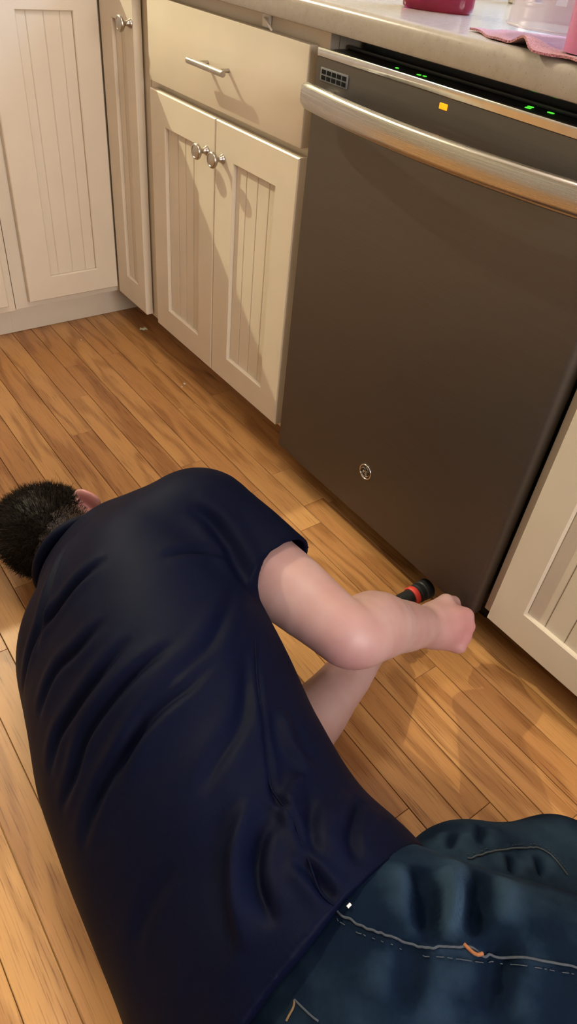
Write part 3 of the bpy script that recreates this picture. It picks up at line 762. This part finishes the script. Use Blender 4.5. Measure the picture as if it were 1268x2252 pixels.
def polydist(P,line):
    """distance from points to a 3-D polyline and the 0..1 position along it"""
    line=np.array(line,float);best=np.full(len(P),9.);tt=np.zeros(len(P))
    L=np.r_[0,np.cumsum(np.linalg.norm(np.diff(line,axis=0),axis=1))]
    for i in range(len(line)-1):
        a=line[i];d=line[i+1]-a;t=np.clip((P-a)@d/(d@d),0,1)
        r=np.linalg.norm(P-a-t[:,None]*d,axis=1);m=r<best
        best=np.where(m,r,best);tt=np.where(m,(L[i]+t*(L[i+1]-L[i]))/L[-1],tt)
    return best,tt
# ---- pose and proportions of the figure
A=np.array
def nrm(v): v=np.array(v,float);return v/np.linalg.norm(v)
Sr=A([.350,-.425,.285]);Er=A([.622,-.366,.262]);Wr=A([.597,-.142,.112])
Sl=A([.28,-.60,.09]);El=A([.625,-.445,.055]);Wl=A([.548,-.215,.045])
TORSO=[ # x, cy, cz, phi, half breadth, half depth, squareness
(.165,-.590,.150,50,.070,.055,2.0),
(.225,-.575,.160,50,.118,.085,2.0),
(.30,-.580,.172,50,.185,.125,2.1),
(.42,-.595,.182,50,.195,.145,2.2),
(.56,-.620,.183,50,.195,.152,2.2),
(.70,-.640,.178,52,.182,.150,2.2),
(.80,-.648,.176,54,.178,.148,2.2),
(.86,-.650,.182,55,.186,.150,2.2),
(.96,-.650,.190,56,.192,.150,2.2)]
Hc=A([.069,-.560,.090]);U=nrm([-.86,-.50,.03]);_F0=nrm(np.cross(U,[0,0,1]));_F0=_F0 if _F0[1]>0 else -_F0
_r=np.radians(40);Fd=nrm(_F0*np.cos(_r)+A([0,0,-1])*np.sin(_r));Fd=nrm(Fd-U*(Fd@U));Rr=np.cross(Fd,U)
HM=np.stack([Rr,Fd,U])
def hp(r,f,u): return Hc+Rr*r+Fd*f+U*u
# right hand frame
D=nrm([.47,.80,-.20]);_L=A([-.575,.333,.747]);L=nrm(_L-D*(_L@D));N=np.cross(D,L);N=N if N[1]>0 else -N
def rh(d,l,n): return Wr+D*d+L*l+N*n
LEGS=[[(.97,-.58,.265,.105),(1.13,-.42,.285,.09),(1.29,-.27,.27,.075),(1.42,-.40,.2,.062),(1.58,-.6,.1,.055)],
[(.96,-.56,.12,.10),(.940,-.40,.095,.090),(.990,-.275,.085,.077),(1.15,-.33,.078,.065),(1.4,-.45,.06,.05)]]
def shirt(h=.005):
    f=Field((.05,-.9,-.03),(1.05,-.2,.48),h)
    f.loft(TORSO,k=.0)
    f.cone((.19,-.57,.165),Sr-A([.03,.025,.005]),.058,.072,.05)
    e=Er-Sr
    f.cone(Sr,Sr+e*.85,.080,.0665,.05,cut=(Sr+e*.47,e+A([0,-.03,-.02])))
    f.cone(Sr+e*.41,Sr+e*.85,.0655,.0610,.0,'sub')
    f.half((.905,-.6,.3),(1,.10,.10))
    f.half((.197,-.585,.15),(-1,-.12,.0),.012)
    f.half((0,0,.003),(0,0,-1))
    return f
def skin(h=.004):
    f=Field((-.12,-.80,-.03),(1.62,.03,.39),h)
    # arms
    def limb(a,b,c,rs,k,lift=A([0,0,0])):
        """upper arm a-b, forearm b-c with a rounded elbow; rs = radii at 0, .5, elbow, .25, .6, wrist"""
        P=[a,a+(b-a)*.5,b+(a-b)*.10,b+(c-b)*.06,b+(c-b)*.26+lift,b+(c-b)*.60+lift*.6,c]
        R_=[rs[0],rs[1],rs[2],rs[2]*1.01,rs[3],rs[4],rs[5]]
        Q=[];n=len(P)
        for i in range(n-1):
            ta=(P[i+1]-P[max(i-1,0)])*.5;tb=(P[min(i+2,n-1)]-P[i])*.5
            for q in range(4):
                t=q/4;Q.append((*((2*t**3-3*t**2+1)*P[i]+(t**3-2*t**2+t)*ta+(-2*t**3+3*t**2)*P[i+1]+(t**3-t**2)*tb),R_[i]+(R_[i+1]-R_[i])*(3*t*t-2*t**3)))
        Q.append((*P[-1],R_[-1]));f.chain(Q,k,0)
    limb(Sr,Er,Wr,(.066,.056,.047,.053,.043,.032),.02,A([-.006,.004,.008]))
    limb(Sl,El,Wl,(.060,.052,.047,.050,.042,.031),.02)
    # right hand: palm, five fingers closed
    f.chain([(*rh(-.012,0,0),.030),(*rh(.02,.002,0),.030),(*rh(.048,.012,.004),.028)],.015)
    f.chain([(*rh(.02,.016,.002),.022),(*rh(.070,.027,.004),.0145)],.018)
    f.chain([(*rh(.02,-.012,.002),.023),(*rh(.062,-.025,.006),.0140)],.018)
    f.chain([(*rh(.03,0,.002),.022),(*rh(.072,.009,.004),.0145)],.012)
    f.chain([(*rh(.03,-.005,.002),.022),(*rh(.070,-.009,.004),.0145)],.012)
    for l,a,b,c,r in((.030,.040,.026,.020,.0096),(.0100,.044,.028,.021,.0100),(-.0100,.041,.026,.020,.0096),(-.0285,.033,.020,.017,.0086)):
        p0=rh(.080-abs(l-.008)*.35,l,.004);p1=p0+D*a*.60+N*a*.80-L*l*.10;p2=p1-D*b*.70+N*b*.60;p3=p2-D*c*.85-N*c*.4
        f.ell(p0-N*.007+D*.001,(.0115,.0095,.0085),np.stack([D,L,N]),.010)
        f.chain([(*p0,r*1.12),(*(p0+(p1-p0)*.5),r*.97),(*p1,r*1.05),(*p2,r*.95),(*p3,r*.88)],.0022,0)
    f.chain([(*rh(.010,.024,.010),.018),(*rh(.042,.046,.022),.0140),(*rh(.068,.046,.040),.0115),(*rh(.082,.030,.052),.0105)],.012)
    # left hand closed round the torch
    g=A([.491,-.165,.036])
    f.chain([(*Wl,.029),(*(g+A([.043,-.016,.006])),.021)],.006)
    for i,(y,r) in enumerate(((.030,.0095),(.010,.010),(-.009,.0098),(-.027,.0088))):
        q=g+A([.0,y,.0]);pts=[]
        for an,rr in((5,.031),(65,.0285),(125,.0285),(185,.0280)):
            t=np.radians(an);pts.append((*(q+A([np.cos(t)*rr,0,np.sin(t)*rr])),r))
        f.chain(pts,.003,.002)
    f.chain([(*(g+A([.035,-.006,.0])),.014),(*(g+A([.030,.028,-.004])),.0115),(*(g+A([.024,.046,.014])),.0100)],.004)
    # trunk that carries them, under the clothes
    f.loft([(x,cy,cz,ph,a*.84,b*.80,n) for x,cy,cz,ph,a,b,n in TORSO],.03)
    for c in LEGS: f.chain([(*q[:3],q[3]*.72) for q in c],.03)
    # neck and head
    f.cone(hp(0,-.025,-.06),(.215,-.585,.152),.056,.060,.03)
    f.ell(hp(0,-.012,.022),(.077,.098,.092),HM,.02)
    f.ell(hp(0,.035,-.045),(.062,.066,.080),HM,.03)
    f.ell(hp(0,.062,-.100),(.034,.030,.024),HM,.03)
    f.cone(hp(0,.100,-.010),hp(0,.118,-.047),.010,.013,.012)
    f.cone(hp(-.04,.082,.012),hp(.04,.082,.012),.012,.012,.02)
    for s in(-1,1):
        f.ell(hp(s*.032,.098,-.008),(.014,.010,.009),HM,.008,'sub')
        f.ell(hp(s*.032,.086,-.008),(.013,.012,.012),HM,.002)
    f.cone(hp(-.02,.094,-.075),hp(.02,.094,-.075),.007,.007,.006)
    f.cone(hp(-.018,.094,-.086),hp(.018,.094,-.086),.007,.007,.006)
    f.cone(hp(-.024,.102,-.0805),hp(.024,.102,-.0805),.0022,.0022,.002,'sub')
    for s in(-1,1):
        er=nrm(Rr*s*.85-Fd*.53);ef=nrm(Fd-er*(Fd@er));eu=np.cross(er,ef)
        c=hp(s*.077,-.006,-.014)+er*.008
        f.ell(c,(.019,.0085,.031),np.stack([nrm(er),ef,U]) ,.008)
        f.ell(c+er*.006+ef*.009,(.014,.0075,.022),np.stack([nrm(er),ef,U]),.004,'sub')
    f.half((0,0,.003),(0,0,-1))
    return f
def jeans(h=.005):
    f=Field((.75,-.95,-.03),(1.65,-.05,.5),h)
    f.loft([(.83,-.648,.172,56,.155,.122,2.2),(.92,-.645,.188,56,.172,.138,2.2),(1.02,-.64,.188,58,.165,.14,2.2),(1.09,-.63,.18,58,.10,.08,2)],.02)
    for c in LEGS: f.chain(c,.045,.02)
    f.half((0,0,.003),(0,0,-1))
    return f

# fold lines on the cloth (world coordinates)
SHIRT_FOLDS = {
'v1':[(0.240,-0.601,0.264),(0.302,-0.652,0.279),(0.366,-0.702,0.258),(0.392,-0.740,0.212),(0.410,-0.760,0.171)], 
'v2':[(0.390,-0.611,0.344),(0.387,-0.647,0.322),(0.388,-0.686,0.285),(0.386,-0.710,0.256),(0.406,-0.732,0.233)], 
'v3':[(0.372,-0.481,0.362),(0.404,-0.463,0.356),(0.447,-0.460,0.345),(0.493,-0.465,0.333),(0.531,-0.470,0.316)], 
'v4':[(0.444,-0.560,0.365),(0.446,-0.532,0.363),(0.453,-0.493,0.348),(0.476,-0.466,0.338)], 
'v5':[(0.481,-0.657,0.337),(0.479,-0.699,0.303),(0.471,-0.726,0.268),(0.491,-0.763,0.220)], 
'v6':[(0.530,-0.646,0.350),(0.540,-0.692,0.321),(0.543,-0.728,0.287),(0.547,-0.756,0.252),(0.570,-0.779,0.217)], 
'v7':[(0.574,-0.610,0.364),(0.576,-0.657,0.347),(0.580,-0.698,0.321),(0.586,-0.734,0.287),(0.606,-0.762,0.256),(0.615,-0.786,0.215)], 
'v8':[(0.612,-0.569,0.359),(0.630,-0.622,0.358),(0.634,-0.662,0.346),(0.641,-0.703,0.322),(0.647,-0.738,0.290),(0.660,-0.764,0.257),(0.677,-0.784,0.227)], 
'v9':[(0.624,-0.541,0.347),(0.694,-0.597,0.351),(0.723,-0.650,0.347),(0.740,-0.674,0.338)], 
'seam':[(0.599,-0.514,0.337),(0.666,-0.555,0.344),(0.707,-0.577,0.346),(0.754,-0.601,0.346),(0.782,-0.614,0.346),(0.807,-0.614,0.349),(0.829,-0.620,0.353),(0.873,-0.633,0.363),(0.900,-0.634,0.366)], 
'r1':[(0.771,-0.634,0.346),(0.796,-0.665,0.341),(0.824,-0.687,0.337),(0.860,-0.704,0.336),(0.880,-0.709,0.335)], 
'r2':[(0.774,-0.572,0.336),(0.796,-0.606,0.346),(0.823,-0.623,0.351)], 
'v10':[(0.843,-0.635,0.357),(0.873,-0.633,0.363),(0.900,-0.632,0.366)], 
'v11':[(0.803,-0.578,0.339),(0.834,-0.609,0.353),(0.864,-0.623,0.362)], 
'v12':[(0.799,-0.633,0.347),(0.820,-0.663,0.347),(0.848,-0.679,0.347),(0.883,-0.682,0.351)], 
'v13':[(0.825,-0.530,0.314),(0.855,-0.575,0.350),(0.885,-0.591,0.361)], 
'r3':[(0.699,-0.543,0.332),(0.743,-0.563,0.335),(0.779,-0.558,0.328)], 
'v14':[(0.509,-0.482,0.334),(0.590,-0.568,0.362),(0.615,-0.637,0.355),(0.631,-0.691,0.331),(0.675,-0.747,0.281)], 
'v15':[(0.777,-0.717,0.314),(0.778,-0.753,0.278),(0.797,-0.785,0.235)], 
}
JEAN_FOLDS = {
'j1':[(0.916,-0.540,0.352),(0.942,-0.568,0.371),(0.958,-0.591,0.375)], 
'j2':[(0.937,-0.539,0.360),(0.960,-0.578,0.376),(0.970,-0.590,0.376)], 
'j3':[(0.950,-0.483,0.330),(0.973,-0.526,0.365),(0.987,-0.558,0.373)], 
'j4':[(0.994,-0.516,0.366),(1.017,-0.552,0.371),(1.033,-0.584,0.361)], 
'j5':[(0.934,-0.519,0.348),(0.959,-0.549,0.369),(0.974,-0.575,0.375)], 
'j6':[(0.957,-0.600,0.376),(0.975,-0.614,0.375),(0.993,-0.641,0.367)], 
'k1':[(0.882,-0.390,0.168),(0.894,-0.418,0.179)], 
'k2':[(0.894,-0.349,0.161),(0.912,-0.387,0.184)], 
'k3':[(0.941,-0.360,0.181),(0.959,-0.379,0.185)], 
'k4':[(0.960,-0.326,0.172),(0.980,-0.343,0.172)], 
'seam':[(0.904,-0.633,0.355),(0.929,-0.624,0.366),(0.949,-0.612,0.372),(0.971,-0.595,0.376),(0.990,-0.572,0.374),(1.012,-0.544,0.372),(1.054,-0.496,0.372)], 
'inseam':[(0.918,-0.411,0.188),(0.928,-0.380,0.186),(0.945,-0.335,0.173),(0.959,-0.315,0.170),(0.981,-0.311,0.168),(0.996,-0.311,0.166)], 
'waist':[(0.896,-0.698,0.321),(0.897,-0.712,0.310),(0.899,-0.727,0.299),(0.902,-0.740,0.284)], 
'pocket':[(0.957,-0.692,0.341),(0.933,-0.696,0.333),(0.940,-0.709,0.325)], 
'tab':[(0.992,-0.569,0.375),(1.000,-0.561,0.374)], 
'white':[(0.909,-0.624,0.359),(0.908,-0.621,0.360)], 
'fpk':[(0.904,-0.631,0.355),(0.898,-0.614,0.356),(0.902,-0.599,0.358)], 
}
# ------------------------------------------------------------------ the person
person = thing('person', 'man in navy shirt and jeans lying on the floor, reaching under the dishwasher', 'person', (.5, -.6, 0))
def from_np(name, V, F, mat, parent, attr=None):
    me = bpy.data.meshes.new(name); me.vertices.add(len(V)); me.vertices.foreach_set('co', V.astype(np.float32).ravel())
    me.loops.add(F.size); me.loops.foreach_set('vertex_index', F.astype(np.int32).ravel())
    me.polygons.add(len(F)); me.polygons.foreach_set('loop_start', np.arange(0, F.size, 4, dtype=np.int32)); me.polygons.foreach_set('loop_total', np.full(len(F), 4, np.int32))
    me.update(calc_edges=True); me.validate()
    if attr:
        for nm, col in attr.items():
            a = me.attributes.new(nm, 'FLOAT_COLOR', 'POINT'); a.data.foreach_set('color', np.c_[col, np.ones(len(V))].astype(np.float32).ravel())
    return link(name, me, mat, parent, 'all')
def apply_folds(V, F, spec, lines):
    """press folds into cloth: valleys with raised lips (height < 0) or ridges (height > 0), fading at both ends"""
    Nn = normals(V, F); off = np.zeros(len(V))
    for k, (h, wd) in spec.items():
        d, t = polydist(V, [tuple(q) for q in spline(lines[k], 5)])
        q = (d / wd) ** 2; fade = np.sin(np.clip(np.minimum(t, 1 - t) * 3, 0, 1) * 1.5708)
        off += h * fade * (1.25 * np.exp(-(d / (wd * .55)) ** 2) - .55 * np.exp(-((d - wd * 1.1) / (wd * .8)) ** 2))
    return V + Nn * off[:, None], off
def noise3(V, sc, seed):
    r = np.random.RandomState(seed); o = 0
    for _ in range(7):
        k = r.normal(size=3) * sc; o = o + np.sin(V @ k + r.uniform(0, 6.28))
    return o / 7

# body: one continuous skin
V, F = skin(.003).mesh(5)
q = V - Hc; rr, ff_, uu = q @ Rr, q @ Fd, q @ U
inhead = (V[:, 0] < .19) & (V[:, 1] > -.75) & (np.linalg.norm(q, axis=1) < .16)
hairline = (uu + .035) * 1.0 - (ff_ + .01) * .75                       # > 0 behind and above the ears
stub = np.clip((hairline + .055) / .085, 0, 1) * inhead * (np.clip((.086 - ff_) / .01, 0, 1))
ear = np.zeros(len(V))
for s in (-1, 1): ear = np.maximum(ear, np.exp(-(np.linalg.norm(V - (hp(s * .088, -.012, -.014)), axis=1) / .030) ** 4))
stub = stub * (1 - np.clip(ear * 1.6, 0, 1))
flush = .95 * ear
for c_, r_, a_ in ((Er + np.array([.02, -.03, -.02]), .06, .55), (rh(.07, 0, -.01), .055, .75), (rh(.09, 0, .03), .04, .8), (np.array([.49, -.15, .05]), .05, .5)):
    flush = np.maximum(flush, a_ * np.exp(-(np.linalg.norm(V - c_, axis=1) / r_) ** 2))
body = from_np('body', V, F, 'skin', person, {'tone': np.c_[flush, stub, np.zeros(len(V))]})

# hair: a cropped cap plus strands
hf = Field((-.14, -.75, -.02), (.24, -.36, .24), .003)
hf.ell(hp(0, -.014, .034), (.0810, .1015, .0900), HM, 0)
hf.half((0, 0, .003), (0, 0, -1)); hf.half(hp(0, .075, .05), Fd * .9 - U * .45, .01)
HV, HF = hf.mesh(2); HN = normals(HV, HF)
HV = HV + HN * (.0022 * noise3(HV, 160, 3) + .0015 * noise3(HV, 420, 4))[:, None]
hair = from_np('hair', HV, HF, 'hair', person)
def strands(P, Nn, L, seed, wd=.00045):
    r = np.random.RandomState(seed); n = len(P)
    d = Nn + r.normal(scale=.30, size=(n, 3)) + U * .35 + Fd * .15; d /= np.linalg.norm(d, axis=1)[:, None]
    s = np.cross(d, r.normal(size=(n, 3))); s /= np.linalg.norm(s, axis=1)[:, None]
    a = P + s * wd; b = P - s * wd; mid = P + d * L[:, None] * .55; e = r.normal(scale=.22, size=(n, 3)) * L[:, None]
    c1, c2 = mid + s * wd * .8, mid - s * wd * .8; tp = P + d * L[:, None] + e * .6
    c3, c4 = tp + s * wd * .25, tp - s * wd * .25
    VV = np.stack([a, b, c2, c1, c4, c3], 1).reshape(-1, 3); k = np.arange(n)[:, None] * 6
    return VV, np.concatenate([k + np.array([0, 1, 2, 3]), k + np.array([3, 2, 4, 5])])
rs = np.random.RandomState(5)
pick = rs.randint(0, len(HV), 16000); P_, N_ = HV[pick], HN[pick]
keep = P_[:, 2] > .012; P_, N_ = P_[keep], N_[keep]
hgt = np.clip(((P_ - Hc) @ U - ((P_ - Hc) @ Fd) * .5 + .045) / .09, .15, 1)
SV, SF = strands(P_, N_, (.004 + .011 * hgt) * rs.uniform(.6, 1.2, len(P_)), 6)
SV[:, 2] = np.maximum(SV[:, 2], .002)
sh = from_np('hair_strands', SV, SF, 'hair', hair); sh['kind'] = 'stuff'
BN = normals(V, F); ids = np.where((stub > .12))[0]; pick = ids[rs.rand(len(ids)) < stub[ids] * .55]
SV, SF = strands(V[pick], BN[pick], .0015 + .0035 * stub[pick], 7, .0003)
SV[:, 2] = np.maximum(SV[:, 2], .002)
sh = from_np('clipped_hair', SV, SF, 'hair', hair); sh['kind'] = 'stuff'

# shirt
V, F = shirt(.003).mesh(2)
SPEC = {'v1': (-0.0057, 0.0133), 'v2': (-0.0057, 0.0123), 'v3': (-0.0085, 0.0190), 'v4': (-0.0048, 0.0133), 'v5': (-0.0052, 0.0133), 'v6': (-0.0057, 0.0133), 'v7': (-0.0062, 0.0133), 'v8': (-0.0066, 0.0143),
        'v9': (-0.0057, 0.0162), 'r1': (0.0080, 0.0171), 'r2': (0.0076, 0.0143), 'v10': (-0.0071, 0.0105), 'v11': (-0.0057, 0.0123), 'v12': (-0.0066, 0.0133), 'v13': (-0.0071, 0.0133), 'r3': (0.0057, 0.0143), 'v14': (-0.0048, 0.0152), 'v15': (-.0020, .0160), 'seam': (-.0030, .006)}
V, off = apply_folds(V, F, SPEC, SHIRT_FOLDS)
V = V + normals(V, F) * (.0022 * noise3(V * np.array([1, 1, 1]), 30, 9))[:, None]
hem = np.clip((V[:, 0] - .86) / .05, 0, 1)
V = V + normals(V, F) * (hem * .0045 * noise3(V, 55, 12))[:, None]
V[:, 2] = np.maximum(V[:, 2], .003)
shirt_o = from_np('polo_shirt', V, F, 'shirt', person)
seam = [Vector(q) for q in spline(SHIRT_FOLDS['seam'], 6)]
def snap(line, V, N_, lift):
    out = []
    for q in line:
        i = np.argmin(((V - np.array(q)) ** 2).sum(1)); out.append(Vector(V[i] + N_[i] * lift))
    P = [np.array(o) for o in out]
    for _ in range(6): P = [P[0]] + [(P[i - 1] + 2 * P[i] + P[i + 1]) / 4 for i in range(1, len(P) - 1)] + [P[-1]]
    return P
NS = normals(V, F)
obj('side_seam', tube(snap(seam, V, NS, .0002), .0011, 6), 'shirt', shirt_o, 80)
# rolled collar
cpts = []
for k in range(40):
    a = 2 * math.pi * k / 40; ph = math.radians(50); u_, v_ = .080 * math.cos(a), .072 * math.sin(a)
    cpts.append((.1990 - .010 * math.sin(a + .6), -.5835 + u_ * math.cos(ph) - v_ * math.sin(ph), .157 + u_ * math.sin(ph) + v_ * math.cos(ph)))
obj('collar', tube(cpts, .0100, 10, closed=True), 'shirt', shirt_o, 80)

# jeans
V, F = jeans(.004).mesh(3)
JS = {'j1': (-.0100, .018), 'j2': (-.0080, .014), 'j3': (-.0110, .020), 'j4': (-.0080, .022), 'j5': (.0060, .016), 'j6': (-.0050, .022), 'k1': (-.0050, .012), 'k2': (-.0050, .012), 'k3': (-.0050, .012), 'k4': (-.0050, .012), 'seam': (.0014, .006)}
V, off = apply_folds(V, F, JS, JEAN_FOLDS)
V = V + normals(V, F) * (.0030 * noise3(V, 34, 21))[:, None]; V[:, 2] = np.maximum(V[:, 2], .003)
wear_and_light = np.clip(.20 + off * 55 + .34 * noise3(V, 26, 22) + .25 * np.exp(-(np.linalg.norm(V - np.array([.96, -.32, .17]), axis=1) / .10) ** 2), 0, 1)  # worn ridges, random tone, and a painted brightening where the knee lies in shade
jeans_o = from_np('jeans', V, F, 'denim', person, {'wear_and_light': np.c_[wear_and_light, wear_and_light, wear_and_light]})
NJ = normals(V, F)
def dashes(line, r, every, fill, mat, name, lift=.0012):
    """a row of stitches as one thread"""
    L = snap(spline(line, 24), V, NJ, lift); bm = bmesh.new(); acc = 0.; cur = []
    for a, b in zip(L[:-1], L[1:]):
        n = max(1, int(np.linalg.norm(b - a) / .001))
        for k in range(n):
            p_ = a + (b - a) * k / n; ph_ = acc % every; acc += np.linalg.norm(b - a) / n
            if ph_ < fill: cur.append(tuple(p_))
            elif len(cur) > 2: tube(cur, r, 5, bm); cur = []
            else: cur = []
    if len(cur) > 2: tube(cur, r, 5, bm)
    o = obj(name, bm, mat, jeans_o, 80); o['kind'] = 'stuff'; return o
def shifted(line, v): return [tuple(np.array(q) + np.array(v)) for q in line]
obj('outseam', tube(snap(spline(JEAN_FOLDS['seam'], 24), V, NJ, .0012), .0011, 6), 'thread', jeans_o, 80)
dashes(shifted(JEAN_FOLDS['seam'], (.004, -.004, 0)), .0004, .004, .0030, 'thread', 'stitching')
obj('inseam', tube(snap(spline(JEAN_FOLDS['inseam'], 20), V, NJ, .0012), .0011, 6), 'thread', jeans_o, 80)
dashes(shifted(JEAN_FOLDS['inseam'], (-.004, .004, 0)), .0004, .004, .0030, 'thread', 'stitching')
dashes(shifted(JEAN_FOLDS['waist'], (.006, 0, 0)), .0009, .006, .0042, 'thread', 'waist_stitching')
dashes(shifted(JEAN_FOLDS['waist'], (.018, 0, 0)), .0009, .006, .0042, 'thread', 'waist_stitching')
obj('pocket_edge', tube(snap(spline(JEAN_FOLDS['pocket'][:2], 8), V, NJ, .0004), .0010, 6), 'thread', jeans_o, 80)
obj('pocket_edge', tube(snap(spline(JEAN_FOLDS['pocket'][1:], 8), V, NJ, .0004), .0010, 6), 'tan', jeans_o, 80)
obj('bar_tack', tube(snap(spline(JEAN_FOLDS['tab'], 6), V, NJ, .0026), .0016, 6), 'orange', jeans_o, 80)
obj('rivet', tube(snap(spline(JEAN_FOLDS['white'], 5), V, NJ, .0035), .0014, 8), 'white', jeans_o, 80)
# shoes beyond the frame
def shoe(name, a, d):
    f = Field(np.array(a) - .22, np.array(a) + .22, .005); d = nrm(d); a = np.array(a, float)
    f.cone(a, a + d * .02, .046, .046, .02); f.cone(a + d * .02 + A([0, 0, -.01]), a + d * .15 + A([0, 0, -.012]), .042, .034, .03)
    f.half((0, 0, .003), (0, 0, -1)); v_, f_ = f.mesh(2); return from_np(name, v_, f_, 'shoe', person)
shoe('shoe', (1.42, -.462, .060), (.8, .6, 0)); shoe('shoe', (1.60, -.63, .075), (.9, -.2, -.3))
base(person)
